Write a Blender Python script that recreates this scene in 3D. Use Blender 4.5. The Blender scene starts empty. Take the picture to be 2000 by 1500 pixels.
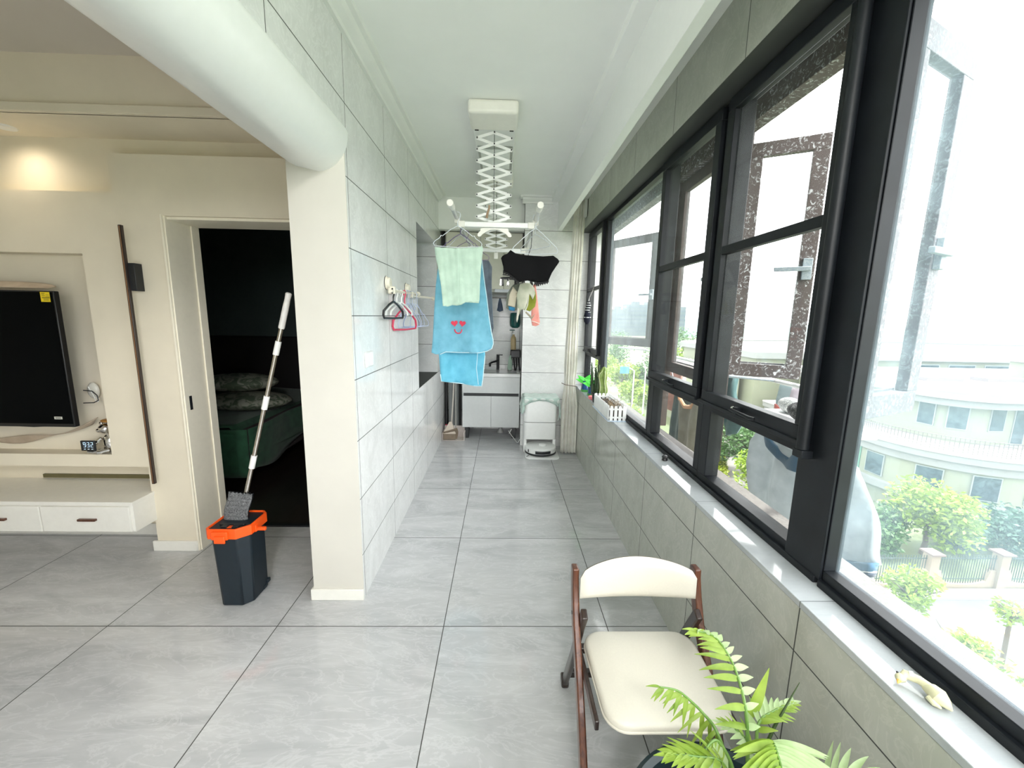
import bpy, bmesh, math, random
from mathutils import Vector, Matrix, noise
from mathutils.geometry import delaunay_2d_cdt
sc = bpy.context.scene
C = sc.collection
PI = math.pi
R = math.radians
# ------------------------------------------------------------ camera
F, YAW, PITCH, ROLL, H = 795.1, .0252, -.1652, .0196, 1.4975
cy, sy, cp, sp = math.cos(YAW), math.sin(YAW), math.cos(PITCH), math.sin(PITCH)
fwd = Vector((sy*cp, cy*cp, sp)); rt = Vector((cy, -sy, 0)); up = rt.cross(fwd)
r2 = math.cos(ROLL)*rt+math.sin(ROLL)*up; u2 = -math.sin(ROLL)*rt+math.cos(ROLL)*up
cam = bpy.data.cameras.new('camera'); co = bpy.data.objects.new('camera', cam); C.objects.link(co)
m = Matrix((r2, u2, -fwd)).transposed().to_4x4(); m.translation = Vector((0, 0, H)); co.matrix_world = m
cam.sensor_width = 36; cam.lens = F/2000*36; cam.clip_start = .02; cam.clip_end = 4000
sc.camera = co
# ------------------------------------------------------------ world, sun, exposure
sc.view_settings.view_transform = 'Standard'; sc.view_settings.look = 'None'
sc.view_settings.exposure = 0.87; sc.view_settings.gamma = 1; sc.view_settings.use_curve_mapping = False
w = bpy.data.worlds.new('overcast_sky'); sc.world = w; w.use_nodes = True
bg = w.node_tree.nodes['Background']; bg.inputs['Color'].default_value = (1, .985, .985, 1); bg.inputs['Strength'].default_value = 4.2
def light(name, kind, loc, energy, color=(1, 1, 1), rot=(0, 0, 0), **k):
    l = bpy.data.lights.new(name, kind); l.energy = energy; l.color = color
    for a, b in k.items(): setattr(l, a, b)
    o = bpy.data.objects.new(name, l); C.objects.link(o); o.location = loc; o.rotation_euler = rot
    return o
s = light('sun', 'SUN', (3, 0, 9), 4.5, (1, .97, .9), angle=R(1.5))
s.rotation_euler = Vector((-.19, .10, -1)).to_track_quat('-Z', 'Y').to_euler()
def portal(name, loc, rot, sx, szz):
    o = light(name, 'AREA', loc, 1, rot=rot, shape='RECTANGLE', size=sx, size_y=szz)
    o.data.cycles.is_portal = True
portal('added_opening_portal', (0.06, -2.62, 1.75), (R(90), 0, 0), 1.54, 1.7)  # guides sky light through the end opening added behind the camera
portal('balcony_window_portal', (1.06, 1.05, 1.57), (0, R(90), 0), 1.68, 7.2)
light('soffit_downlight_beam', 'SPOT', (-2.61, 2.335, 2.405), 4.2, (1, .86, .66), (R(4), 0, 0), spot_size=R(165), spot_blend=1, shadow_soft_size=.06)
light('added_fill_light', 'POINT', (.02, -1.1, 2.56), 60, (1, .98, .95), shadow_soft_size=.12)  # unseen fill light added behind the viewpoint to brighten ceiling and walls
cyc = sc.cycles
cyc.max_bounces = 10; cyc.diffuse_bounces = 6; cyc.glossy_bounces = 4; cyc.transparent_max_bounces = 24
cyc.sample_clamp_indirect = 8; cyc.caustics_reflective = False; cyc.caustics_refractive = False
# ------------------------------------------------------------ object helpers
def tag(o, label=None, cat=None, group=None, kind=None):
    for k, v in (('label', label), ('category', cat), ('group', group), ('kind', kind)):
        if v: o[k] = v
    return o
def thing(name, label, cat, loc=(0, 0, 0), rz=0, group=None, kind=None):
    o = bpy.data.objects.new(name, None); C.objects.link(o); o.location = loc; o.rotation_euler = (0, 0, rz)
    o.empty_display_size = .05
    return tag(o, label, cat, group, kind)
def gmat(o):
    mm = Matrix.Translation(o.location) @ o.rotation_euler.to_matrix().to_4x4()
    return (gmat(o.parent) @ mm) if o.parent else mm
class MB:
    def __init__(s): s.v = []; s.f = []; s.m = []; s.cur = 0; s.mk = 0
    def mark(s): s.mk = len(s.v); return s
    def xf(s, M):
        for i in range(s.mk, len(s.v)): s.v[i] = tuple(M @ Vector(s.v[i]))
        return s
    def add(s, vs, fs, mi=None):
        b = len(s.v); s.v += [tuple(p) for p in vs]
        for f in fs: s.f.append([b+i for i in f]); s.m.append(s.cur if mi is None else mi)
        return s
    def box(s, x0, x1, y0, y1, z0, z1):
        return s.add([(x0, y0, z0), (x1, y0, z0), (x1, y1, z0), (x0, y1, z0), (x0, y0, z1), (x1, y0, z1), (x1, y1, z1), (x0, y1, z1)],
                     [(0, 3, 2, 1), (4, 5, 6, 7), (0, 1, 5, 4), (1, 2, 6, 5), (2, 3, 7, 6), (3, 0, 4, 7)])
    def ring(s, x0, x1, y0, y1, z0, z1, w, wb=None, wt=None, wl=None, wr=None):   # rectangular frame in the YZ plane
        wb = w if wb is None else wb; wt = w if wt is None else wt; wl = w if wl is None else wl; wr = w if wr is None else wr
        s.box(x0, x1, y0, y1, z0, z0+wb); s.box(x0, x1, y0, y1, z1-wt, z1)
        s.box(x0, x1, y0, y0+wl, z0+wb, z1-wt); return s.box(x0, x1, y1-wr, y1, z0+wb, z1-wt)
    def tube(s, pts, r, n=8, cap=True, flat=None):
        pts = [Vector(p) for p in pts]; rs = r if isinstance(r, (list, tuple)) else [r]*len(pts)
        b = len(s.v); pn = None
        for i, p in enumerate(pts):
            t = (pts[min(i+1, len(pts)-1)]-pts[max(i-1, 0)])
            t = t.normalized() if t.length > 1e-9 else Vector((0, 0, 1))
            a = pn if pn is not None else (Vector((0, 0, 1)) if abs(t.z) < .9 else Vector((1, 0, 0)))
            a = (a-t*a.dot(t)); a = a.normalized() if a.length > 1e-6 else t.orthogonal().normalized()
            c = t.cross(a); pn = a
            for k in range(n):
                g = 2*PI*k/n
                s.v.append(tuple(p+(a*math.cos(g)+c*math.sin(g)*(flat or 1))*rs[i]))
        for i in range(len(pts)-1):
            for k in range(n):
                k2 = (k+1) % n; s.f.append([b+i*n+k, b+i*n+k2, b+(i+1)*n+k2, b+(i+1)*n+k]); s.m.append(s.cur)
        if cap:
            s.f.append([b+k for k in range(n)][::-1]); s.m.append(s.cur)
            s.f.append([b+(len(pts)-1)*n+k for k in range(n)]); s.m.append(s.cur)
        return s
    def lathe(s, prof, c=(0, 0, 0), n=24, sx=1, sy=1):
        b = len(s.v)
        for r, z in prof:
            for k in range(n):
                g = 2*PI*k/n; s.v.append((c[0]+r*math.cos(g)*sx, c[1]+r*math.sin(g)*sy, c[2]+z))
        for i in range(len(prof)-1):
            for k in range(n):
                k2 = (k+1) % n; s.f.append([b+i*n+k, b+i*n+k2, b+(i+1)*n+k2, b+(i+1)*n+k]); s.m.append(s.cur)
        s.f.append([b+k for k in range(n)][::-1]); s.m.append(s.cur)
        s.f.append([b+(len(prof)-1)*n+k for k in range(n)]); s.m.append(s.cur)
        return s
    def ell(s, c, r, nu=14, nv=9):
        return s.lathe([(max(1e-4, math.sin(PI*i/nv))*r[0], -math.cos(PI*i/nv)*r[2]) for i in range(nv+1)], c, nu, 1, r[1]/r[0])
    def grid(s, fn, nu, nv, wrap=False):
        b = len(s.v)
        for j in range(nv+1):
            for i in range(nu+1): s.v.append(tuple(fn(i/nu, j/nv)))
        for j in range(nv):
            for i in range(nu): s.f.append([b+j*(nu+1)+i, b+j*(nu+1)+i+1, b+(j+1)*(nu+1)+i+1, b+(j+1)*(nu+1)+i]); s.m.append(s.cur)
        return s
    def prism(s, poly, ax, a, b2):   # poly in the two other axes, extruded along ax
        def P(p, t):
            return (t, p[0], p[1]) if ax == 0 else (p[0], t, p[1]) if ax == 1 else (p[0], p[1], t)
        n = len(poly); b = len(s.v)
        s.v += [P(p, a) for p in poly]+[P(p, b2) for p in poly]
        s.f.append([b+i for i in range(n)][::-1]); s.m.append(s.cur); s.f.append([b+n+i for i in range(n)]); s.m.append(s.cur)
        for i in range(n): s.f.append([b+i, b+(i+1) % n, b+n+(i+1) % n, b+n+i]); s.m.append(s.cur)
        return s
    def build(s, name, mat, parent=None, smooth=True, bevel=0, local=False, solid=0, seg=2, sub=0, ang=35):
        me = bpy.data.meshes.new(name)
        vs = s.v
        if parent is not None and not local:
            inv = gmat(parent).inverted(); vs = [tuple(inv @ Vector(p)) for p in vs]
        me.from_pydata(vs, [], s.f)
        mats = mat if isinstance(mat, (list, tuple)) else [mat]
        for q in mats: me.materials.append(q)
        me.polygons.foreach_set('material_index', s.m)
        bm = bmesh.new(); bm.from_mesh(me); bmesh.ops.recalc_face_normals(bm, faces=bm.faces); bm.to_mesh(me); bm.free()
        if smooth:
            me.shade_smooth()
            try: me.set_sharp_from_angle(angle=R(ang))
            except Exception: pass
        o = bpy.data.objects.new(name, me); C.objects.link(o)
        if parent is not None: o.parent = parent
        if solid:
            d = o.modifiers.new('thickness', 'SOLIDIFY'); d.thickness = solid; d.offset = 0
        if bevel:
            d = o.modifiers.new('edge', 'BEVEL'); d.width = bevel; d.segments = seg; d.limit_method = 'ANGLE'; d.angle_limit = R(40); d.harden_normals = False
        if sub:
            d = o.modifiers.new('soft', 'SUBSURF'); d.levels = sub; d.render_levels = sub
        return o
def struct(name, mb, mat, parent=None, **k):
    o = mb.build(name, mat, parent, **k)
    if parent is None: o['kind'] = 'structure'
    return o
def inside(p, poly):
    x, y = p; c = False; n = len(poly)
    for i in range(n):
        (x1, y1), (x2, y2) = poly[i], poly[i-1]
        if (y1 > y) != (y2 > y) and x < (x2-x1)*(y-y1)/(y2-y1)+x1: c = not c
    return c
def cloth(poly, fn, res=.03):
    """polygon in (u,v) filled with a triangle net; fn(u,v) gives the 3D point"""
    mb = MB(); n = len(poly); pts = []
    for i in range(n):
        a, b = poly[i], poly[(i+1) % n]; L = math.hypot(b[0]-a[0], b[1]-a[1]); k = max(1, int(L/res))
        for j in range(k): pts.append((a[0]+(b[0]-a[0])*j/k, a[1]+(b[1]-a[1])*j/k))
    nb = len(pts); us = [p[0] for p in poly]; vs = [p[1] for p in poly]
    u = min(us)+res*.5; row = 0
    while u < max(us):
        v = min(vs)+res*(.5 if row % 2 else .1)
        while v < max(vs):
            if inside((u, v), poly) and min((u-p[0])**2+(v-p[1])**2 for p in pts[:nb]) > (res*.45)**2: pts.append((u, v))
            v += res
        u += res*.87; row += 1
    out = delaunay_2d_cdt([Vector(p) for p in pts], [], [list(range(nb))], 1, 1e-6)
    mb.add([fn(p.x, p.y) for p in out[0]], [tuple(t) for t in out[2]])
    return mb
def shade_uv(fold=.01, k=25, seed=0, sway=.0):
    def f(u, v): return fold*math.sin(k*u+seed+2*v)+fold*.6*noise.noise(Vector((u*6+seed, v*5, seed)))
    return f
def dup(root, loc=None, rz=None, label=None, group=None):
    r = root.copy(); C.objects.link(r)
    if loc is not None: r.location = loc
    if rz is not None: r.rotation_euler = (0, 0, rz)
    if label: r['label'] = label
    if group: r['group'] = group
    for ch in list(root.children):
        c = ch.copy(); C.objects.link(c); c.parent = r
        for g in ch.children:
            d = g.copy(); C.objects.link(d); d.parent = c
    return r
# ------------------------------------------------------------ materials
def new(name):
    mt = bpy.data.materials.new(name); mt.use_nodes = True
    nt = mt.node_tree; return mt, nt, nt.nodes['Principled BSDF']
def nd(nt, t, **k):
    n = nt.nodes.new(t)
    for a, b in k.items():
        if a.startswith('i_'): n.inputs[a[2:].replace('_', ' ')].default_value = b
        else: setattr(n, a, b)
    return n
def c4(c): return (c[0], c[1], c[2], 1)
def pos(nt): return nd(nt, 'ShaderNodeNewGeometry').outputs['Position']
def objc(nt): return nd(nt, 'ShaderNodeTexCoord').outputs['Object']
def mth(nt, op, a, b=None, c=None):
    n = nd(nt, 'ShaderNodeMath', operation=op)
    for i, x in enumerate((a, b, c)):
        if x is None: continue
        if isinstance(x, (int, float)): n.inputs[i].default_value = x
        else: nt.links.new(x, n.inputs[i])
    return n.outputs[0]
def mixc(nt, fac, a, b, mode='MIX'):
    n = nd(nt, 'ShaderNodeMix', data_type='RGBA', blend_type=mode)
    for i, x in ((0, fac), (6, a), (7, b)):
        if isinstance(x, (int, float)): n.inputs[i].default_value = x
        elif isinstance(x, tuple): n.inputs[i].default_value = c4(x)
        else: nt.links.new(x, n.inputs[i])
    return n.outputs[2]
def noise_f(nt, vec, scale, detail=4, dist=0, rough=.55):
    n = nd(nt, 'ShaderNodeTexNoise'); n.inputs['Scale'].default_value = scale; n.inputs['Detail'].default_value = detail
    n.inputs['Distortion'].default_value = dist; n.inputs['Roughness'].default_value = rough
    nt.links.new(vec, n.inputs['Vector']); return n.outputs['Fac']
def ramp(nt, fac, a, b, ca, cb):
    n = nd(nt, 'ShaderNodeValToRGB'); e = n.color_ramp.elements
    e[0].position = a; e[1].position = b; e[0].color = c4(ca); e[1].color = c4(cb); nt.links.new(fac, n.inputs[0]); return n.outputs[0]
def bump(nt, bs, h, st=.2, d=.01):
    b = nd(nt, 'ShaderNodeBump'); b.inputs['Strength'].default_value = st; b.inputs['Distance'].default_value = d
    nt.links.new(h, b.inputs['Height']); nt.links.new(b.outputs[0], bs.inputs['Normal'])
def plain(name, col, rough=.5, metal=0, spec=.5, var=.06, scale=30, bmp=0, coat=0, sheen=0, trans=0):
    mt, nt, bs = new(name)
    f = noise_f(nt, objc(nt), scale, 3)
    lo = tuple(max(0, x*(1-var)) for x in col); hi = tuple(min(1, x*(1+var)) for x in col)
    nt.links.new(ramp(nt, f, .3, .7, lo, hi), bs.inputs['Base Color'])
    bs.inputs['Roughness'].default_value = rough; bs.inputs['Metallic'].default_value = metal
    bs.inputs['Specular IOR Level'].default_value = spec
    bs.inputs['Coat Weight'].default_value = coat; bs.inputs['Sheen Weight'].default_value = sheen
    if bmp: bump(nt, bs, f, bmp, .004)
    if trans:
        t = nd(nt, 'ShaderNodeBsdfTranslucent'); t.inputs[0].default_value = c4(col)
        mx = nd(nt, 'ShaderNodeMixShader'); mx.inputs[0].default_value = trans
        nt.links.new(bs.outputs[0], mx.inputs[1]); nt.links.new(t.outputs[0], mx.inputs[2])
        nt.links.new(mx.outputs[0], nt.nodes['Material Output'].inputs['Surface'])
    return mt
def fabric(name, col, col2=None, weave=350, trans=.15, stripe=None, rough=.9):
    mt, nt, bs = new(name); p = objc(nt)
    f = noise_f(nt, p, 14, 4)
    base = ramp(nt, f, .3, .7, tuple(x*.92 for x in col), tuple(min(1, x*1.04) for x in (col2 or col)))
    if stripe:   # (axis, frequency, colour, duty)
        sep = nd(nt, 'ShaderNodeSeparateXYZ'); nt.links.new(p, sep.inputs[0])
        st = mth(nt, 'GREATER_THAN', mth(nt, 'FRACT', mth(nt, 'MULTIPLY', sep.outputs[stripe[0]], stripe[1])), stripe[3])
        base = mixc(nt, st, base, tuple(stripe[2]))
    nt.links.new(base, bs.inputs['Base Color']); bs.inputs['Roughness'].default_value = rough; bs.inputs['Sheen Weight'].default_value = .2
    bump(nt, bs, noise_f(nt, p, weave, 2), .35, .002)
    t = nd(nt, 'ShaderNodeBsdfTranslucent'); nt.links.new(base, t.inputs[0])
    mx = nd(nt, 'ShaderNodeMixShader'); mx.inputs[0].default_value = trans
    nt.links.new(bs.outputs[0], mx.inputs[1]); nt.links.new(t.outputs[0], mx.inputs[2])
    nt.links.new(mx.outputs[0], nt.nodes['Material Output'].inputs['Surface'])
    return mt
def tile(name, au, u0, pu, av, v0, pv, dark, lite, rough=.12, grout=(.05, .055, .05), gw=.0042, vein=.3, coat=0):
    mt, nt, bs = new(name); p = pos(nt); sep = nd(nt, 'ShaderNodeSeparateXYZ'); nt.links.new(p, sep.inputs[0])
    def cell(ax, o, pt):
        t = mth(nt, 'DIVIDE', mth(nt, 'SUBTRACT', sep.outputs[ax], o), pt)
        fr = mth(nt, 'FRACT', mth(nt, 'ADD', t, 100.0)); fl = mth(nt, 'FLOOR', mth(nt, 'ADD', t, 100.0))
        d = mth(nt, 'MINIMUM', fr, mth(nt, 'SUBTRACT', 1.0, fr))
        return fl, mth(nt, 'LESS_THAN', mth(nt, 'MULTIPLY', d, pt), gw/2)
    iu, gu = cell(au, u0, pu); iv, gv = cell(av, v0, pv)
    cmb = nd(nt, 'ShaderNodeCombineXYZ'); nt.links.new(iu, cmb.inputs[0]); nt.links.new(iv, cmb.inputs[1])
    wn = nd(nt, 'ShaderNodeTexWhiteNoise'); nt.links.new(cmb.outputs[0], wn.inputs['Vector'])
    off = nd(nt, 'ShaderNodeVectorMath', operation='MULTIPLY_ADD'); nt.links.new(wn.outputs['Color'], off.inputs[0])
    off.inputs[1].default_value = (9, 9, 9); nt.links.new(p, off.inputs[2])
    mp = nd(nt, 'ShaderNodeMapping'); mp.inputs['Rotation'].default_value = (.3, .5, .45); mp.inputs['Scale'].default_value = (1.0, 3.2, 2.2)
    nt.links.new(off.outputs[0], mp.inputs[0])
    f1 = noise_f(nt, mp.outputs[0], 1.6, 8, 1.2, .62); f2 = noise_f(nt, mp.outputs[0], 3.2, 6, 2.5, .6)
    v = nd(nt, 'ShaderNodeMath', operation='ABSOLUTE'); nt.links.new(mth(nt, 'SUBTRACT', f2, .5), v.inputs[0])
    vn = mth(nt, 'LESS_THAN', v.outputs[0], .012)
    base = ramp(nt, f1, .32, .68, dark, lite)
    base = mixc(nt, mth(nt, 'MULTIPLY', mth(nt, 'SUBTRACT', 1.0, mth(nt, 'MINIMUM', mth(nt, 'MULTIPLY', v.outputs[0], 28.0), 1.0)), vein), base, tuple(min(1, x*1.22) for x in lite))
    g = mth(nt, 'MAXIMUM', gu, gv)
    nt.links.new(mixc(nt, g, base, grout), bs.inputs['Base Color'])
    nt.links.new(mth(nt, 'MULTIPLY_ADD', g, .6, rough), bs.inputs['Roughness'])
    bs.inputs['Specular IOR Level'].default_value = .5; bs.inputs['Coat Weight'].default_value = coat
    return mt
def glass(name, dust=.06, scale=6, col=(.9, .95, .97), streak=False, lo=.35, hi=.75, tint=(.97, .985, .98)):
    mt, nt, bs = new(name); nt.nodes.remove(bs); out = nt.nodes['Material Output']
    tr = nd(nt, 'ShaderNodeBsdfTransparent'); tr.inputs[0].default_value = c4(tint)
    gl = nd(nt, 'ShaderNodeBsdfGlossy'); gl.inputs['Roughness'].default_value = .01
    lw = nd(nt, 'ShaderNodeLayerWeight'); lw.inputs[0].default_value = .5
    fr = mth(nt, 'MULTIPLY_ADD', mth(nt, 'POWER', lw.outputs['Facing'], 5.0), .16, .015)
    m1 = nd(nt, 'ShaderNodeMixShader'); nt.links.new(fr, m1.inputs[0]); nt.links.new(tr.outputs[0], m1.inputs[1]); nt.links.new(gl.outputs[0], m1.inputs[2])
    mp = nd(nt, 'ShaderNodeMapping'); nt.links.new(pos(nt), mp.inputs[0])
    if streak: mp.inputs['Scale'].default_value = (6, 6, .7)
    f = noise_f(nt, mp.outputs[0], scale, 6, .6, .7)
    fac = ramp(nt, f, lo, hi, (dust*.35,)*3, (dust*1.6,)*3)
    t = nd(nt, 'ShaderNodeBsdfTranslucent'); t.inputs[0].default_value = c4(col)
    d = nd(nt, 'ShaderNodeBsdfDiffuse'); d.inputs[0].default_value = c4(col)
    dm = nd(nt, 'ShaderNodeMixShader'); dm.inputs[0].default_value = .5; nt.links.new(t.outputs[0], dm.inputs[1]); nt.links.new(d.outputs[0], dm.inputs[2])
    m2 = nd(nt, 'ShaderNodeMixShader'); nt.links.new(fac, m2.inputs[0]); nt.links.new(m1.outputs[0], m2.inputs[1]); nt.links.new(dm.outputs[0], m2.inputs[2])
    nt.links.new(m2.outputs[0], out.inputs['Surface']); return mt
def emit(name, col, st):
    mt, nt, bs = new(name); bs.inputs['Base Color'].default_value = c4(col); bs.inputs['Emission Color'].default_value = c4(col); bs.inputs['Emission Strength'].default_value = st
    return mt
def wood(name, a, b, ax=2, rough=.3, scale=9):
    mt, nt, bs = new(name); mp = nd(nt, 'ShaderNodeMapping'); nt.links.new(pos(nt), mp.inputs[0])
    sc3 = [1, 1, 1]; sc3[ax] = .08; mp.inputs['Scale'].default_value = [x*scale for x in sc3]
    f = noise_f(nt, mp.outputs[0], 6, 6, 1.5)
    nt.links.new(ramp(nt, f, .3, .7, a, b), bs.inputs['Base Color']); bs.inputs['Roughness'].default_value = rough; bs.inputs['Coat Weight'].default_value = .3
    return mt
def stained(name, col, spot, lo=.52, hi=.62, scale=22, rough=.6):
    mt, nt, bs = new(name); p = pos(nt)
    f = noise_f(nt, p, scale, 6, 1.8, .7)
    nt.links.new(ramp(nt, f, lo, hi, col, spot), bs.inputs['Base Color']); bs.inputs['Roughness'].default_value = rough; return mt
def leafm(name, a, b, scale=20, trans=.35):
    mt, nt, bs = new(name); f = noise_f(nt, pos(nt), scale, 3)
    base = ramp(nt, f, .3, .7, a, b); nt.links.new(base, bs.inputs['Base Color']); bs.inputs['Roughness'].default_value = .45
    t = nd(nt, 'ShaderNodeBsdfTranslucent'); nt.links.new(base, t.inputs[0])
    mx = nd(nt, 'ShaderNodeMixShader'); mx.inputs[0].default_value = trans
    nt.links.new(bs.outputs[0], mx.inputs[1]); nt.links.new(t.outputs[0], mx.inputs[2]); nt.links.new(mx.outputs[0], nt.nodes['Material Output'].inputs['Surface'])
    return mt
TD, TL = (.68, .69, .685), (.775, .785, .78)
TR, TS = (.43, .445, .395), (.51, .52, .47)  # same wall tile, with the backlit side's shade put into the colour
M = dict(
 tile_floor=tile('marble_floor_tile', 0, -1.0653, .8, 1, .969, .8, (.42, .425, .435), (.57, .575, .585), .075, (.05, .05, .045), .0042, .3),
 tile_yz=tile('wall_tile_side', 1, 1.99, .615, 2, .558, .3088, TD, TL, .1),
 tile_right_shaded=tile('wall_tile_shaded_window_side', 1, .99, .613, 2, .2784-.306, .306, TR, TS, .1),
 tile_head_shaded=tile('wall_tile_shaded_head', 1, .96, .613, 2, 2.40, 3, TR, TS, .1),
 tile_sill=tile('sill_tile', 1, .99, .613, 0, -5, 20, (.40, .43, .45), (.48, .51, .53), .06, gw=.002, vein=.1),
 tile_xz=tile('wall_tile_end', 0, .22-.6, .6, 2, .558, .3088, TD, TL, .1),
 tile_reveal=tile('wall_tile_reveal', 0, -5, 20, 2, .558, .3088, TD, TL, .12),
 white=plain('white_wall_paint', (.80, .815, .79), .7, var=.02, scale=6),
 ceil=plain('ceiling_paint', (.89, .905, .885), .8, var=.02, scale=3),
 warm=plain('warm_wall_paint', (.78, .715, .58), .75, var=.03, scale=5, bmp=.03),
 livc=plain('living_ceiling_paint', (.66, .61, .54), .8, var=.02, scale=3),
 stubp=plain('column_paint', (.64, .62, .565), .7, var=.02, scale=5),
 beam=plain('satin_white_paint', (.84, .86, .84), .35, var=.01),
 base=plain('baseboard_white', (.82, .81, .76), .4, var=.02),
 black=plain('black_metal', (.012, .014, .017), .35, var=.2),
 rail=plain('dark_window_profile', (.008, .010, .013), .45, 0, .3, var=.25, scale=12),
 alu=stained('weathered_grey_frame', (.26, .31, .35), (.42, .45, .48), .45, .7, 60),
 brown=stained('weathered_brown_frame', (.055, .035, .030), (.105, .085, .078), .5, .75, 12),
 brownd=stained('lime_stained_brown_frame', (.085, .062, .058), (.62, .63, .66), .54, .64, 34),
 brownm=stained('hazed_brown_frame', (.10, .09, .10), (.30, .31, .33), .5, .66, 40),
 concrete=stained('rough_concrete', (.12, .11, .104), (.17, .16, .153), .4, .62, 60, .9),
 glass=glass('clear_pane', .012, 5),
 glassd=glass('hard_water_pane', .05, 9, (.82, .93, 1.0), lo=.42, hi=.72),
 glassb=glass('dusty_pane', .11, 5, (.80, .92, .98), streak=True, lo=.3, hi=.8),
 glasse=glass('dusty_glare_pane', .12, 4, (.66, .86, 1.0), lo=.3, hi=.8),  # dust film with the blue window glare put into its colour
 wplastic=plain('white_plastic', (.84, .85, .84), .3, var=.02),
 cream=plain('cream_plastic', (.78, .73, .62), .35, var=.02),
 creamw=plain('creamy_white_plastic', (.80, .79, .73), .35, var=.02),
 steel=plain('brushed_steel', (.62, .58, .54), .22, 1, var=.05),
 chrome=plain('chrome', (.75, .73, .71), .06, 1, var=.02),
 leather=plain('cream_leather', (.60, .57, .495), .45, var=.02, scale=200, bmp=.06),
 wood=wood('dark_walnut', (.045, .014, .007), (.14, .048, .022)),
 woodb=wood('black_walnut', (.012, .007, .006), (.035, .018, .013)),
 bucket=plain('slate_blue_plastic', (.008, .016, .024), .45, var=.1),
 orange=plain('orange_plastic', (.95, .10, .008), .4, var=.02),
)
# ------------------------------------------------------------ the setting
XL, XR, XS, YS, YD = -.714, .833, -.968, 1.969, 2.41     # balcony side walls, column back, column face, TV/doorway wall
YB, ZH, ZS, ZC = 4.6, 2.40, .738, 2.75
# floor
mb = MB(); mb.add([(-5.2, -2.6, 0), (1.3, -2.6, 0), (1.3, 5.6, 0), (-5.2, 5.6, 0), (-5.2, -2.6, -.12), (1.3, -2.6, -.12), (1.3, 5.6, -.12), (-5.2, 5.6, -.12)],
              [(0, 1, 2, 3), (4, 7, 6, 5), (0, 4, 5, 1), (1, 5, 6, 2), (2, 6, 7, 3), (3, 7, 4, 0)])
struct('floor', mb, M['tile_floor'], smooth=False)
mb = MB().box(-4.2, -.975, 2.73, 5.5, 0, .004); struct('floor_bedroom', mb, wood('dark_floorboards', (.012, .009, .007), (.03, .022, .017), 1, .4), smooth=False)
# balcony ceiling, living ceiling
struct('ceiling_balcony', MB().box(XL-.01, XR+.12, -2.6, YB+.1, ZC, ZC+.1), M['ceil'], smooth=False)
struct('ceiling_living', MB().box(-5.2, XS+.05, -2.6, 2.75, 2.68, 2.8), M['livc'], smooth=False)
# left wall with its opening; material 0 tile, 1 paint, 2 reveal tile
O0, O1, OZ0, OZ1 = 3.48, 4.5, .866, 2.238
mb = MB(); X0 = XS
mb.box(X0, XL, YS+.001, O0, 0, 2.3); mb.box(X0, XL, O0, O1, 0, OZ0); mb.box(X0, XL, O1, 5.42, 0, 2.3)
mb.box(X0, XL, O0, O1, OZ1, 2.3)
struct('wall_left', mb, M['tile_yz'], smooth=False)
# column face skin painted, header over the wide opening
struct('trim_1', MB().box(XS, XL-.0005, YS-.006, YS, 0, 2.3), M['stubp'], smooth=False)
struct('trim_2', MB().box(XS-.006, XS, YS-.006, 2.45, 0, 2.68), M['stubp'], smooth=False)
struct('wall_header_left', MB().box(XS, XL, -2.6, 5.42, 2.3, ZC), M['tile_yz'], smooth=False)
prof = [(XS, 2.66), (XS, 2.165)]+[(XS+.012+.0*k, 2.15) for k in (1,)]
for k in range(13):
    a = -PI/2-.5+k/12*(PI/2+.5)
    prof.append((-.832+.136*math.cos(a) if k else -.93, 2.276+.158*math.sin(a)))
prof += [(-.696, 2.28), (-.705, 2.300), (XL-.003, 2.305), (XL-.003, 2.66)]
mb = MB().prism([(p[0], p[1]) for p in prof], 1, -2.6, YS-.002)
struct('beam', mb, M['beam'], ang=50)
tag(bpy.data.objects['beam'], kind='structure')
mb = MB()
for y0, y1 in ((-2.6, YB),):
    mb.prism([(XL, 2.684), (XL+.018, 2.684), (XL+.022, 2.698), (XL+.052, 2.715), (XL+.062, 2.733), (XL+.083, 2.737), (XL+.088, ZC), (XL, ZC)], 1, y0, y1)
mb.prism([(y, z) for y, z in ((YB, 2.684), (YB-.018, 2.684), (YB-.022, 2.698), (YB-.052, 2.715), (YB-.062, 2.733), (YB-.083, 2.737), (YB-.088, ZC), (YB, ZC))], 0, .19, .515)
mb.box(.165, .19, YB-.085, YB, 2.73, ZC)
struct('crown_moulding', mb, M['white'], ang=20)
# opening's inner window (dark strip) and reveal lining
mb = MB(); mb.ring(XS-.0, XS+.045, O0, O1, OZ0, OZ1, .045); mb.box(XS, XS+.045, 4.0, 4.04, OZ0, OZ1); mb.box(XS, XS+.03, O0, O1, 1.62, 1.65)
ow = struct('window_1', mb, M['rail'], bevel=.003)
struct('glass_pane', MB().box(XS+.008, XS+.014, O0, O1, OZ0, OZ1), plain('dark_glass', (.03, .035, .04), .05), ow)
# end pier, header and niche
struct('wall_back', MB().box(.22, 1.06, YB, YB+.12, 0, 2.76), M['tile_xz'], smooth=False)
struct('wall_back_header', MB().box(XL, .22, YB+.07, YB+.17, 2.42, 2.76), M['white'], smooth=False)
struct('wall_niche_back', MB().box(XL, .35, 5.32, 5.42, 0, 2.76), M['tile_xz'], smooth=False)
struct('wall_niche_right', MB().box(.225, .30, YB+.11, 5.33, 0, 2.76), M['tile_yz'], smooth=False)
struct('ceiling_niche', MB().box(XL, .25, YB+.1, 5.4, 2.60, 2.76), M['white'], smooth=False)
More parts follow.
